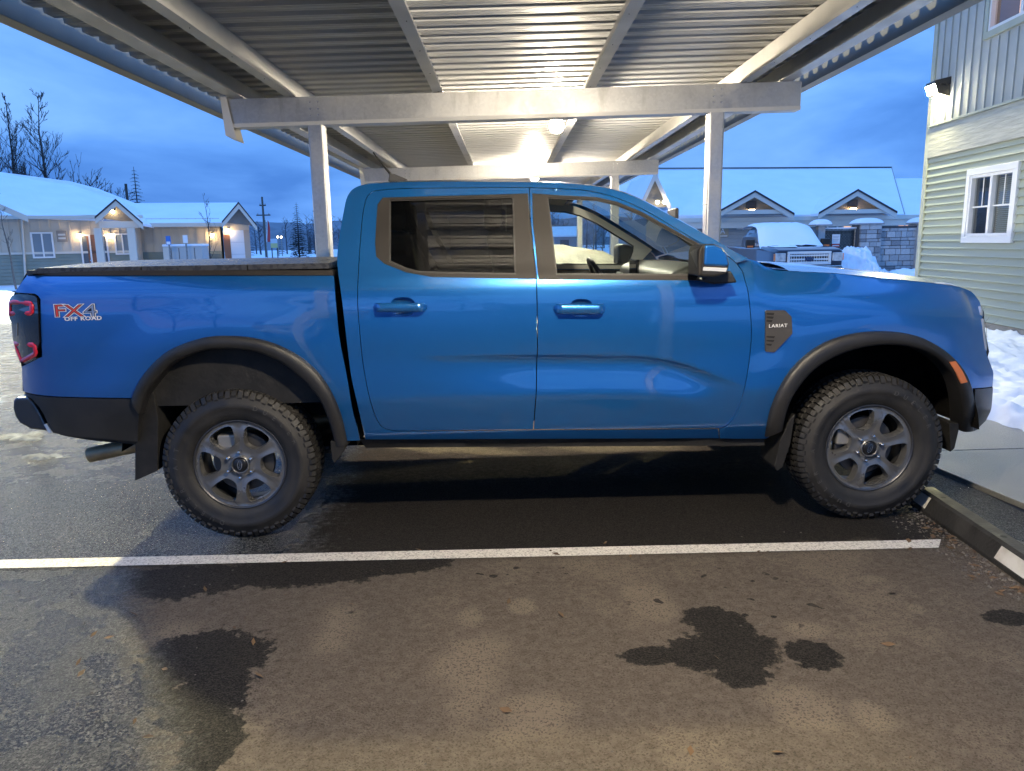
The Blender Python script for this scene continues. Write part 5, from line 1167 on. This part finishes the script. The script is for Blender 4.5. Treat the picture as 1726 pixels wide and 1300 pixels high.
def stones(xa, xb, Y, za, zb):
    z = za
    while z < zb-.05:
        h = min(rst.choice((.10, .13, .16, .20)), zb-z); x = xa
        while x < xb-.04:
            w = min(rst.uniform(.14, .42), xb-x)
            if xb-x-w < .07: w = xb-x
            k = rst.choice((0, 0, 1, 1, 2))
            if smesh[k] is None:
                o = mk('stone', boxv((-.5, -.5, -.5), (.5, .5, .5)), BOXF, STONE[k], enc, local=True, bevel=.06); smesh[k] = o; bpy.context.view_layer
            else:
                o = smesh[k].copy(); col.objects.link(o)
            o.scale = (w-.014, .10, h-.014); o.location = (x+w/2-12.9, Y-YS+rst.uniform(-.018, .012), z+h/2)
            x += w
        z += h
stones(x1p, xw1, YS+.03, 0.1, ztw); stones(x0p, x1p, YS-.13, 0.1, ztp)
MB().box((x1p, YS-.04, ztw+.001), (xw1, YS+.38, ztw+.06)).build('coping', mat('coping_dark', (.06, .06, .065), .6), enc)
def cap(xa, xb, ya, yb, z, parent):
    c_ = ((xa+xb)/2, (ya+yb)/2); v = [(xa, ya, z), (xb, ya, z), (xb, yb, z), (xa, yb, z), (xa, ya, z+.06), (xb, ya, z+.06), (xb, yb, z+.06), (xa, yb, z+.06), (c_[0], c_[1], z+.17)]
    k_ = mk('pillar_cap', v, [(0, 3, 2, 1), (0, 1, 5, 4), (1, 2, 6, 5), (2, 3, 7, 6), (3, 0, 4, 7), (4, 5, 8), (5, 6, 8), (6, 7, 8), (7, 4, 8)], STONE[1], parent)
    n = 10; rows = []
    for i in range(n+1):
        rows.append([(xa-.02+(xb-xa+.04)*i/n, ya-.02+(yb-ya+.04)*j/n, z+.05+.17*((1-abs(2*i/n-1)**3)*(1-abs(2*j/n-1)**3))**.5) for j in range(n+1)])
    MB().grid(rows).build('snow_cap', SNOWR, k_, smooth=True)
cap(x0p-.06, x1p+.06, YS-.20, YS+.55, ztp, enc)
x2p = A(1546, 400, YS-.1)[0]; MB().box((x2p, YS-.13, -.1), (x2p+.6, YS+.5, ztp)).build('pillar_core', STONE[1], enc); cap(x2p-.06, x2p+.66, YS-.2, YS+.55, ztp, enc)
gx0, gx1 = A(1384, 400, YS)[0], x0p-.02
gt = empty('enclosure_gate', ((gx0+gx1)/2, YS, 0), label='dark slatted chain-link gate left of the stone pillar', cat='gate')
gfr = MB(); zg = A(1420, 387, YS)[2]
for x_ in (gx0, gx1-.05): gfr.tube([(x_+.025, YS+.1, 0), (x_+.025, YS+.1, zg)], .03, 8)
for z_ in (.12, zg): gfr.tube([(gx0, YS+.1, z_), (gx1, YS+.1, z_)], .025, 8)
gfr.build('gate_frame', STEEL, gt)
slm = None; x_ = gx0+.06
SL = mat('dark_slat', (.018, .022, .022), .6)
while x_ < gx1-.06:
    if slm is None: slm = MB().box((x_, YS+.09, .14), (x_+.036, YS+.098, zg-.03)).build('slat', SL, gt); sx0 = x_
    else: c_ = slm.copy(); col.objects.link(c_); c_.location = (x_-sx0, 0, 0)
    x_ += .045
wires = MB(); s_ = gx0
while s_ < gx1-.1:
    for sg_ in (1, -1):
        zz = .15; P = []; xx = s_; 
        P = [(s_ if (i % 2) == 0 else s_+.05*sg_, YS+.08, .15+i*.05) for i in range(int((zg-.2)/.05))]; wires.tube(P, .004, 3, cap=False)
    s_ += .1
wires.build('chain_link_mesh', STEEL, gt, kind='stuff')
MB().box((gx0, YS+.06, zg+.025), (gx1, YS+.14, zg+.07)).build('snow_line', SNOWR, gt)
xp = A(1386, 400, YS-.1)[0]; pp_ = empty('fence_post', (xp, YS, 0), label='snow-capped post at the left end of the slatted gate', cat='post')
MB().box((xp-.10, YS-.02, -.1), (xp+.12, YS+.2, ztp-.02)).build('post_shaft', STONE[0], pp_); cap(xp-.28, xp+.28, YS-.18, YS+.36, ztp-.02, pp_)
x0, x1, z0, z1 = on(1402.5, 395, 1417, 417, YS-.0)
ns = empty('notice_sign', ((x0+x1)/2, YS, z0), label='small white notice with red foot on the slatted gate', cat='sign')
MB().box((x0, YS+.03, z0+.11), (x1, YS+.045, z1)).build('notice_plate', WHITE, ns); MB().box((x0, YS+.03, z0), (x1, YS+.045, z0+.109)).build('red_strip', RED, ns)
for k in range(4): MB().box((x0+.03, YS+.026, z1-.07-.05*k), (x1-.03-.02*(k % 2), YS+.0295, z1-.055-.05*k)).build('print_line', mat('print_grey', (.35, .35, .36), .6), ns)
MB().box((x0+.02, YS+.026, z0+.035), (x1-.02, YS+.0295, z0+.065)).build('print_line', WHITE, ns)
q = A(1462, 452, 19.2); mound('snow_heap', q[0]-.35, 19.4, 1.15, 1.0, 1.15, 31, SNOW, 'tall rough snow heap between the silver truck and the stone wall', n=100, rough=.10)
mound('snow_heap', q[0]+3.0, 19.6, 3.4, 1.1, .62, 47, SNOW, 'long low snow heap along the foot of the stone wall', n=100, rough=.10)
# ================================================================== silver pickup under snow
SILV = mat('dark_silver_paint', (.035, .045, .07), .35, .4, coat=.7)
hd = math.radians(-4)
fx = A(1363, 440, 18.0)
sp_t = empty('snowy_pickup_truck', (fx[0], 18.0, 0), hd, label='dark silver pickup facing us with snow over roof and windscreen', cat='pickup truck')
def loft(name, secs, m, parent, smooth=False, bevel=0, caps=True, **k):
    """secs: rings of equal count"""
    n = len(secs[0]); v = [p for s in secs for p in s]; f = [(i*n+j, i*n+(j+1) % n, (i+1)*n+(j+1) % n, (i+1)*n+j) for i in range(len(secs)-1) for j in range(n)]
    if caps: f += [tuple(range(n))[::-1], tuple((len(secs)-1)*n+j for j in range(n))]
    return mk(name, v, f, m, parent, local=True, smooth=smooth, bevel=bevel, **k)
def ring(y, hw, z0, z1, rt=.08, tw=1.0): return [(-hw, y, z0), (hw, y, z0), (hw*1.0, y, (z0+z1)/2), (hw*tw, y, z1-rt), (hw*tw-rt, y, z1), (-hw*tw+rt, y, z1), (-hw*tw, y, z1-rt), (-hw, y, (z0+z1)/2)]
body = loft('body', [ring(0, .93, .55, 1.13, .06), ring(.06, .97, .50, 1.17, .08), ring(.5, 1.0, .48, 1.21, .10), ring(1.5, 1.0, .45, 1.25, .09), ring(1.7, 1.0, .45, 1.22, .06), ring(3.9, 1.0, .45, 1.22, .05), ring(5.7, .99, .5, 1.25, .05)], SILV, sp_t, bevel=.02)
cabn = loft('cabin', [ring(1.55, .90, 1.2, 1.24, .01, .95), ring(2.35, .88, 1.2, 1.86, .10, .78), ring(3.5, .87, 1.2, 1.90, .10, .78), ring(3.95, .86, 1.2, 1.82, .10, .80), ring(4.1, .86, 1.2, 1.3, .02, .95)], SILV, sp_t, bevel=.02)
# snow over windscreen, roof
def snowcap():
    rows = []
    prof = [(1.36, 1.27), (1.52, 1.33), (1.75, 1.47), (2.0, 1.66), (2.25, 1.84), (2.45, 1.93), (2.9, 1.985), (3.5, 1.99), (3.9, 1.95), (4.05, 1.86)]
    for i, (y, z) in enumerate(prof):
        hw = np.interp(z, [1.2, 1.9], [1.0, .84]); r = []
        for t in np.linspace(-1, 1, 17):
            e_ = 1-abs(t)**6; wob = .02*nv(t*3+y, y*2, 2.0); r.append((hw*t*1.0, y+.05*(t*t), z-.10*(1-e_)+wob))
        rows.append(r)
    m_ = MB().grid(rows); m_.build('snow_cover', SNOWR, sp_t, local=True, smooth=True)
snowcap()
for sx in (-1, 1):
    for (ya, yb) in ((1.98, 2.75), (2.85, 3.65)):
        v = [(sx*(.905), ya-.12, 1.26), (sx*.905, yb, 1.26), (sx*.745, yb, 1.76), (sx*.745, ya+.36 if ya < 2 else ya, 1.76)]
        mk('side_window', v, [(0, 1, 2, 3)], mat('blue_grey_glass', (.10, .13, .17), .08), cabn, local=True)  # side glass in one flat blue-grey
    mk('mirror', boxv((sx*1.02-.0, 1.88, 1.20), (sx*1.30, 2.02, 1.46)), BOXF, BLACKPL, sp_t, local=True, bevel=.03)
    mk('mirror_indicator', boxv((sx*1.08, 1.865, 1.22), (sx*1.26, 1.879, 1.27)), BOXF, AMBER, sp_t, local=True)
    hlq = mk('headlight', boxv((sx*.66 if sx > 0 else -.96, -.03, .82), (sx*.96 if sx > 0 else -.66, .05, 1.06)), BOXF, mat('lamp_cluster', (.42, .43, .44), .15, .4, c2=(.75, .74, .70), nscale=9, bump=.6, bscale=30), sp_t, local=True, bevel=.02)
    mk('turn_signal', boxv((sx*.90 if sx > 0 else -.985, -.02, .84), (sx*.985 if sx > 0 else -.90, .08, 1.04)), BOXF, AMBER, hlq, local=True, bevel=.01)
mk('bonnet_snow', [(-.8, .5, 1.225), (-.2, .4, 1.228), (.0, 1.2, 1.268), (-.85, 1.3, 1.262)], [(0, 1, 2, 3)], SNOWR, sp_t, local=True)
gri = empty('g', (0, 0, 0)); bpy.data.objects.remove(gri)
gm_ = MB(); X0, X1, Z0, Z1 = -.62, .62, .72, 1.10
gm_.box((X0, -.06, Z1-.07), (X1, .02, Z1)); gm_.box((X0, -.06, Z0), (X1, .02, Z0+.06)); gm_.box((X0, -.06, Z0+.061), (X0+.08, .02, Z1-.071)); gm_.box((X1-.08, -.06, Z0+.061), (X1, .02, Z1-.071))
gri = gm_.build('grille', mat('grille_chrome', (.80, .80, .78), .25, .35), sp_t, local=True, bevel=.015)
mk('grille_backing', boxv((X0+.05, -.02, Z0+.03), (X1-.05, .0, Z1-.03)), BOXF, DARK, gri, local=True)
for z_ in (.985, .875, .79): mk('grille_bar', boxv((X0+.085, -.05, z_-.024), (X1-.085, -.021, z_+.024)), BOXF, MATS['grille_chrome'], gri, local=True, bevel=.008)
for k in range(15):
    x_ = X0+.12+k*.0715; mk('grille_rib', boxv((x_-.008, -.035, Z0+.07), (x_+.008, -.022, Z1-.075)), BOXF, MATS['grille_chrome'], gri, local=True)
ovm = MB(); ovm.lathe([(.0005, -.075), (.11, -.072), (.125, -.05)], 28, (0, 0, .885)); ov_ = ovm.build('oval_badge', mat('badge_blue', (.015, .03, .09), .25), gri, local=True, smooth=True); ov_.scale = (1.0, 1, .5); ov_.location = (0, 0, .885*.5)
me = text_mesh('Ford', .085, .001, shear=.3); mk('badge_script', [(p.co.x, -.077-p.co.z, .885+p.co.y) for p in me.vertices], [tuple(p.vertices) for p in me.polygons], CHROME, gri, local=True)
loft('bumper', [ring(-.10, .80, .45, .68, .05), ring(-.08, .95, .45, .70, .05), ring(.12, 1.0, .45, .70, .05)], CHROME, sp_t, bevel=.02)
def simple_wheel(x, y, parent, r=.39, w=.25):
    m_ = MB(); m_.lathe([(r*.55, -w/2), (r*.62, -w/2-.01), (r*.9, -w/2), (r, -w*.35), (r, w*.35), (r*.9, w/2), (r*.62, w/2+.01), (r*.55, w/2)], 28, (x, y, r), 'X'); t_ = m_.build('tyre', RUBBER, parent, local=True, smooth=True)
    m_ = MB(); m_.lathe([(.001, -w*.40), (r*.2, -w*.42), (r*.5, -w*.35), (r*.58, -w*.45), (r*.58, w*.45), (r*.5, w*.35), (r*.2, w*.42), (.001, w*.40)], 20, (x, y, r), 'X'); m_.build('rim', RIM, t_, local=True, smooth=True)
for x_ in (-.86, .86):
    for y_ in (.98, 4.65): simple_wheel(x_, y_, sp_t)
# ================================================================== snow-topped saloon in the next stall
cxs = A(935, 430, 3.6)[0]
sed = empty('saloon_car', (cxs, 4.1, 0), 0, label='low grey car with snow on its roof seen through the blue truck\'s windows', cat='car')
def ringx(x, hw, z0, z1, rt, tw): return [(x, y, z) for y, _, z in [(a[0], 0, a[2]) for a in ring(0, hw, z0, z1, rt, tw)]]
GREYP = mat('grey_car_paint', (.09, .095, .10), .35, .4, coat=.8)
loft('body', [ringx(-2.35, .78, .40, .78, .05, .95), ringx(-2.1, .86, .28, .95, .08, .95), ringx(-1.2, .90, .24, 1.0, .08, .95), ringx(.9, .90, .24, .98, .08, .95), ringx(2.0, .86, .26, .84, .10, .93), ringx(2.3, .74, .35, .70, .08, .9)], GREYP, sed, bevel=.03)
cb_ = loft('cabin', [ringx(-1.75, .78, .94, .98, .01, .98), ringx(-.85, .76, .94, 1.34, .08, .80), ringx(.1, .76, .94, 1.36, .08, .80), ringx(.45, .76, .94, 1.31, .08, .82), ringx(1.2, .78, .94, .98, .01, .98)], mat('car_glass', (.02, .022, .025), .06), sed, bevel=.02)
rows = []
for x_ in np.linspace(-1.12, .86, 22):
    zt_ = np.interp(x_, [-1.75, -.85, .1, .45, 1.2], [.98, 1.34, 1.36, 1.31, .98]); hw = .66
    rows.append([(x_, hw*t_*1.05, zt_+.085*(1-abs(t_)**5)-.07*abs(t_)**6+.02*nv(x_*2, t_*2, 2.2)) for t_ in np.linspace(-1, 1, 15)])
MB().grid(rows).build('roof_snow', mat('grimy_snow', (.26, .255, .21), .7, c2=(.16, .155, .125), nscale=7, bump=.8, bscale=30), sed, local=True, smooth=True)
for x_ in (-1.4, 1.38):
    for y_ in (-.78, .78):
        m_ = MB(); m_.lathe([(.18, -.10), (.30, -.10), (.325, -.07), (.325, .07), (.30, .10), (.18, .10)], 24, (x_, y_, .325)); t_ = m_.build('tyre', RUBBER, sed, local=True, smooth=True)
        m_ = MB(); m_.lathe([(.001, -.08), (.17, -.07), (.185, -.09), (.185, .09), (.001, .08)], 20, (x_, y_, .325)); m_.build('rim', RIM, t_, local=True, smooth=True)
# ================================================================== trees and far things
BARK = mat('wet_bark', (.035, .030, .028), .9, c2=(.06, .052, .046), nscale=9)
PALEB = mat('pale_bark', (.22, .20, .17), .85, c2=(.15, .135, .115), nscale=12)
def bare_tree(name, base, h, label, seed, spread=.35, m=BARK, r0=None, levels=4, nlimb=14, bare=.25, group=None, up=.75, tw=1.0):
    rt = random.Random(seed); T = empty(name, base, label=label, cat='tree', group=group); r0 = r0 or h*.013
    tr = MB(); cr = MB(); pts = []; x, y = 0, 0; n = 9
    for i in range(n+1):
        pts.append(Vector((base[0]+x, base[1]+y, base[2]+h*i/n*.96))); x += rt.uniform(-1, 1)*h*.012; y += rt.uniform(-1, 1)*h*.012
    tr.tube(pts, [max(r0*(1-i/n)**.8, r0*.10) for i in range(n+1)], 7, cap=False)
    def limb(p, d, L, r, lev):
        q = [p]; dd = d.copy(); k = 4 if lev < 2 else 3
        for i in range(k):
            dd = (dd+Vector((rt.uniform(-.25, .25), rt.uniform(-.25, .25), rt.uniform(-.05, .28)*up))).normalized(); q.append(q[-1]+dd*L/k)
        cr.tube(q, [max(r*(1-i/(k+.3)), .016 if h > 6 else .004) for i in range(k+1)], 4 if lev < 2 else 3, cap=False)
        if lev >= levels: return
        for _ in range(rt.choice((3, 4)) if lev < 2 else rt.choice((2, 3))):
            i = rt.randint(1, k); a = rt.uniform(.35, .8); ax_ = Vector((rt.uniform(-1, 1), rt.uniform(-1, 1), rt.uniform(-.3, 1))).normalized(); nd = (dd*(1-a*.5)+ax_*a*.7).normalized(); limb(q[i], nd, L*rt.uniform(.42, .65), r*.62*tw, lev+1)
    for k in range(nlimb):
        t = bare+(1-bare)*(k+rt.random())/nlimb; t = min(t, .97); i = min(int(t*n), n-1); f_ = t*n-i; p = pts[i].lerp(pts[i+1], f_); a = rt.uniform(0, 6.28)
        d = Vector((math.cos(a), math.sin(a), rt.uniform(.5, 1.2)*up*1.3)).normalized(); limb(p, d, h*spread*(1.08-t)*rt.uniform(.6, 1.1), max(r0*.42*(1.15-t), .034 if h > 6 else .006), 1)
    tr.build('trunk', m, T, smooth=True, fix=False); cr.build('crown', m, T, fix=False); return T
def gz(u, v, Y, z=0.0): q = A(u, v, Y); return (q[0], Y, z)
tg_ = 'bare trees behind the left house'
bare_tree('bare_tree', gz(27, 300, 78), 17.5, 'tall slim bare tree, second from the left above the house roof', 1, .26, nlimb=34, up=1.1, group=tg_)
bare_tree('bare_tree', gz(72, 300, 78), 17.8, 'tallest bare tree with spreading crown above the left house roof', 2, .36, nlimb=34, bare=.2, group=tg_)
bare_tree('bare_tree', gz(-6, 300, 76), 16.5, 'bare tree cut by the left edge of the picture', 3, .34, nlimb=26, group=tg_)
bare_tree('bare_tree', gz(50, 300, 82), 12, 'thin bare tree between the two tall ones', 4, .2, nlimb=10, group=tg_)
bare_tree('bare_tree', gz(118, 300, 76), 10.8, 'short sparse bare tree right of the tall pair', 5, .16, nlimb=5, bare=.5, levels=2, group=tg_)
bare_tree('bare_tree', gz(163, 320, 72), 8.6, 'low broad bare tree behind the house ridge', 6, .55, nlimb=12, bare=.3, up=.6, group=tg_)
bare_tree('bare_tree', gz(185, 320, 76), 7.8, 'fine twiggy bare tree right behind the low broad one', 16, .5, nlimb=10, bare=.3, up=.6, group=tg_)
bare_tree('sapling', gz(25, 470, 27.0), A(0, 318, 27)[2], 'pale bare sapling in front of the left house, leftmost', 7, .22, m=PALEB, nlimb=9, bare=.35, r0=.045, levels=3)
bare_tree('sapling', gz(357, 430, 29.5), A(0, 308, 29.5)[2]-.4, 'bare sapling in front of the garage gable', 8, .26, m=BARK, nlimb=12, bare=.25, r0=.040, levels=3, up=1.2)
bare_tree('sapling', gz(1002, 430, 27), 3.1, 'pale bare sapling seen through the truck\'s front side window', 9, .42, m=PALEB, nlimb=10, bare=.3, r0=.04, levels=3)
bare_tree('sapling', gz(1016, 430, 33), 2.9, 'thin sapling behind the pale one in the truck\'s window', 19, .3, m=PALEB, nlimb=8, bare=.3, r0=.03, levels=2)
bare_tree('bare_tree', gz(552, 420, 95), 9.5, 'thin bare tree between carport post and truck cab', 10, .2, nlimb=9, bare=.3, levels=3)
NEED = mat('fir_needles', (.020, .034, .030), .9, c2=(.035, .05, .045), nscale=3)
def conifer(name, base, h, label, seed, w=.2, group=None, parent=None):
    rt = random.Random(seed); T = empty(name, base, label=label, cat='tree', group=group); MB().tube([base, (base[0], base[1], base[2]+h)], [h*.014, h*.002], 6).build('trunk', BARK, T); c_ = MB(); fir(c_, base, h, w, rt); c_.build('crown', NEED, T, fix=False); return T
def fir(c_, base, h, w, rt, layers=26, per=9):
    for i in range(layers):
        t = i/layers; z = base[2]+h*(.08+.92*t); L = h*w*(1-t)**.85*rt.uniform(.75, 1.15)+.02*h
        for j in range(per):
            a = 2*math.pi*(j+rt.random())/per; l_ = L*rt.uniform(.6, 1.1); d = np.array([math.cos(a), math.sin(a), 0]); n_ = np.array([-d[1], d[0], 0]); o_ = np.array([base[0], base[1], z]); dr = -l_*rt.uniform(.15, .45)
            for s_ in (.35, .65, 1.0):
                q = o_+d*l_*s_+np.array([0, 0, dr*s_*s_]); ww = l_*.36*(1.25-s_*.6); up_ = rt.uniform(-.05, .1)*l_
                c_.add([tuple(q-d*l_*.35), tuple(q+n_*ww+np.array([0, 0, up_-ww*.3])), tuple(q+d*l_*.08), tuple(q-n_*ww+np.array([0, 0, up_-ww*.3]))], [(0, 1, 2), (0, 2, 3)])
conifer('fir_tree', gz(230, 330, 70), A(0, 288, 70)[2]-.0+.2, 'dark fir tree behind the left house between the two roofs', 41, .16)
conifer('fir_tree', gz(503, 400, 85), 6.4, 'dark fir tree left of the carport post', 42, .20)
q = gz(214, 330, 66); up_ = empty('utility_pole', q, label='short dark pole beside the fir behind the left roof', cat='pole'); MB().tube([q, (q[0], q[1], A(214, 310, 66)[2])], .12, 8).build('pole_shaft', BARK, up_)
q = gz(447, 400, 110); up_ = empty('utility_pole', q, label='tall leaning utility pole between the left house and the carport post', cat='pole')
tp = A(441.5, 332, 110); MB().tube([q, tp], [.20, .14], 8).build('pole_shaft', mat('pole_wood', (.10, .085, .07), .85), up_)
for f_, w_ in ((.70, 1.0), (.86, .45)):
    c_ = np.array(q)*(1-f_)+np.array(tp)*f_; a_ = MB().box((c_[0]-w_, c_[1]-.1, c_[2]-.08), (c_[0]+w_, c_[1]+.1, c_[2]+.08)).build('cross_arm', BARK, up_)
    for k in (-.8, 0, .8): MB().lathe([(.0005, .2), (.06, .18), (.07, 0)], 8, (c_[0]+k*w_, c_[1], c_[2]+.08), 'Z').build('insulator', STEEL, a_)
Yf = 58; fb_ = empty('feather_flag', gz(452, 420, Yf), label='red and white feather flag standing near the utility pole', cat='flag')
q0, q1 = A(450, 425, Yf), A(453, 371, Yf); MB().tube([(q0[0], Yf, 0), (q0[0]+.05, Yf, q1[2])], .03, 6).build('flag_pole', STEEL, fb_)
def feather(ua, ub, m, nm):
    rows = []
    for i in range(13):
        t = i/12; v = 372+36*t; wd_ = min(1, (t+.03)*2.6)**.6; x0 = A(451, v, Yf)[0]; dx = (A(ub, v, Yf)[0]-A(ua, v, Yf)[0])*wd_; z_ = A(451, v, Yf)[2]; xs0 = A(ua, v, Yf)[0] if ua > 451 else x0
        rows.append([(x0+(A(ua, v, Yf)[0]-x0)*wd_+dx*s, Yf+.05*math.sin(3*s+t*5), z_) for s in (0, .5, 1)])
    o_ = MB().grid(rows).build(nm, m, fb_, smooth=True, fix=False); sd_ = o_.modifiers.new('thick', 'SOLIDIFY'); sd_.thickness = .01
feather(451, 455.5, mat('flag_red', (.55, .06, .05), .7), 'red_cloth'); feather(449, 451, mat('flag_white', (.7, .7, .7), .7), 'white_cloth')
a, b = A(457, 418, 50), A(467, 402.5, 50)
s_ = empty('roadside_sign', ((a[0]+b[0])/2, 50, 0), label='small yellow and white roadside sign by the feather flag', cat='sign'); MB().box((a[0], 49.95, a[2]), (b[0], 50, (a[2]+b[2])/2)).build('yellow_panel', mat('sign_yellow', (.60, .52, .22), .6), s_); MB().box((a[0], 49.95, (a[2]+b[2])/2+.002), (b[0], 50, b[2])).build('white_panel', mat('sign_white', (.6, .6, .62), .6), s_)
for x_ in (a[0]+.04, b[0]-.04): MB().box((x_-.03, 50.001, -.05), (x_+.03, 50.05, b[2])).build('leg', BARK, s_)
for k, (u, v) in enumerate(((468, 399.5), (474, 400))):
    c = np.array(A(u, v, 120)); L = empty('yard_light', (c[0], c[1], 0), label='%s of the two small yard lights by the far trees' % ('left', 'right')[k], cat='lamp', group='yard lights'); MB().lathe([(.0005, -.22), (.2, 0), (.0005, .22)], 8, tuple(c), 'Z').build('lamp_glass', glow('yard_glass', (1, .85, .5), 9), L); MB().tube([(c[0], c[1], 0), (c[0], c[1], c[2]-.2)], .08, 6).build('pole', STEEL, L)
# low far building with lit snow roof, and parked car far left of the post
for k, (u0, u1, Y, lab) in enumerate(((936, 972, 75, 'left'), (1040, 1085, 80, 'right'))):
    a, b = A(u0, 420, Y), A(u1, 400, Y); h_ = empty('far_shed', ((a[0]+b[0])/2, Y, 0), label='low snow-roofed shed far behind, %s one in the truck\'s window' % lab, cat='shed'); MB().box((a[0], Y, -.1), (b[0], Y+5, 2.2)).build('wall', mat('shed_wall', (.25, .27, .30), .7), h_); sloped('roof', [(a[0]-.4, Y-.4, 2.15), (b[0]+.4, Y-.4, 2.15), (b[0]+.4, Y+2.5, 3.1), (a[0]-.4, Y+2.5, 3.1)], SNOWR, h_, .15); sloped('back_roof', [(a[0]-.4, Y+2.5, 3.1), (b[0]+.4, Y+2.5, 3.1), (b[0]+.4, Y+5.4, 2.15), (a[0]-.4, Y+5.4, 2.15)], SNOWR, h_, .15)
    MB().box((a[0]+.5, Y-.04, .9), (a[0]+1.4, Y-.002, 1.7)).build('window', mat('dark_pane', (.10, .11, .12), .08), h_)
# far wood and hills
rt = random.Random(77); fw = MB(); ftw = MB()
for i in range(330):
    x_ = rt.uniform(-110, 75); Y = rt.uniform(135, 175); h_ = rt.uniform(3.8, 7.2)
    if rt.random() < .45: fir(fw, (x_, Y, -.3), h_*1.05, .22, rt, 11, 6)
    else:
        ftw.tube([(x_, Y, -.3), (x_+rt.uniform(-.4, .4), Y, h_)], [.16, .03], 4, cap=False)
        for _ in range(16):
            z_ = rt.uniform(.15, .95)*h_; a_ = rt.uniform(0, 6.28); l_ = rt.uniform(.5, 1.6); p_ = (x_, Y, z_); e_ = (x_+l_*math.cos(a_), Y+l_*math.sin(a_), z_+l_*rt.uniform(.4, 1.1)); ftw.tube([p_, e_], [.06, .015], 3, cap=False)
            for _k in range(3): ftw.tube([e_, (e_[0]+rt.uniform(-.6, .6), e_[1]+rt.uniform(-.6, .6), e_[2]+rt.uniform(.2, .8))], [.03, .01], 3, cap=False)
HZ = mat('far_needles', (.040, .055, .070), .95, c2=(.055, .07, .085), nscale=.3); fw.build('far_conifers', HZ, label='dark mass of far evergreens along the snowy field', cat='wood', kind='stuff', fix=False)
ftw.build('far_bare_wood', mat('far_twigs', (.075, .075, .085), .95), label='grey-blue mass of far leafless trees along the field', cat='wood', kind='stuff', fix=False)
rows = []
for i in range(81):
    x_ = -500+1000*i/80; hh = 7+13*(.5+.5*nv(x_*.006, .3, 1.0))+4*nv(x_*.03, 2, 1.0); rows.append([(x_, 330, -.5), (x_, 360, max(hh, 3)*.55), (x_, 430, max(hh, 3)), (x_, 520, max(hh, 3)*1.25), (x_, 640, -1)])
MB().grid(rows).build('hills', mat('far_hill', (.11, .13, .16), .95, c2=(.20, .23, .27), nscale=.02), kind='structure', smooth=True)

# ================================================================== what the paint and the glass mirror: the far side of the lot
c_ = copy_tree(sed, None, label='grey car with snowy roof parked across the lot behind the camera', cat='car'); c_.parent = None; c_.location = (1.9, -12.5, 0); c_.rotation_euler = (0, 0, math.radians(88))
c_ = copy_tree(sp_t, None, label='silver snowy pickup parked across the lot behind the camera', cat='pickup truck'); c_.parent = None; c_.location = (-3.6, -11.0, 0); c_.rotation_euler = (0, 0, math.radians(178))
c_ = copy_tree(HL, None, label='tan single-storey house across the lot behind the camera', cat='house'); c_.parent = None; c_.location = (4.0, -34.0, 0); c_.rotation_euler = (0, 0, math.radians(180))
for k_, (x_, y_) in enumerate(((-16, -40), (-22, -44), (14, -48), (-2, -52))): bare_tree('bare_tree', (x_, y_, 0), 9+k_*1.5, ['bare tree behind the camera, far left', 'bare tree behind the camera, farthest left', 'bare tree behind the camera, right', 'bare tree behind the camera, middle'][k_], 60+k_, .35, nlimb=14)
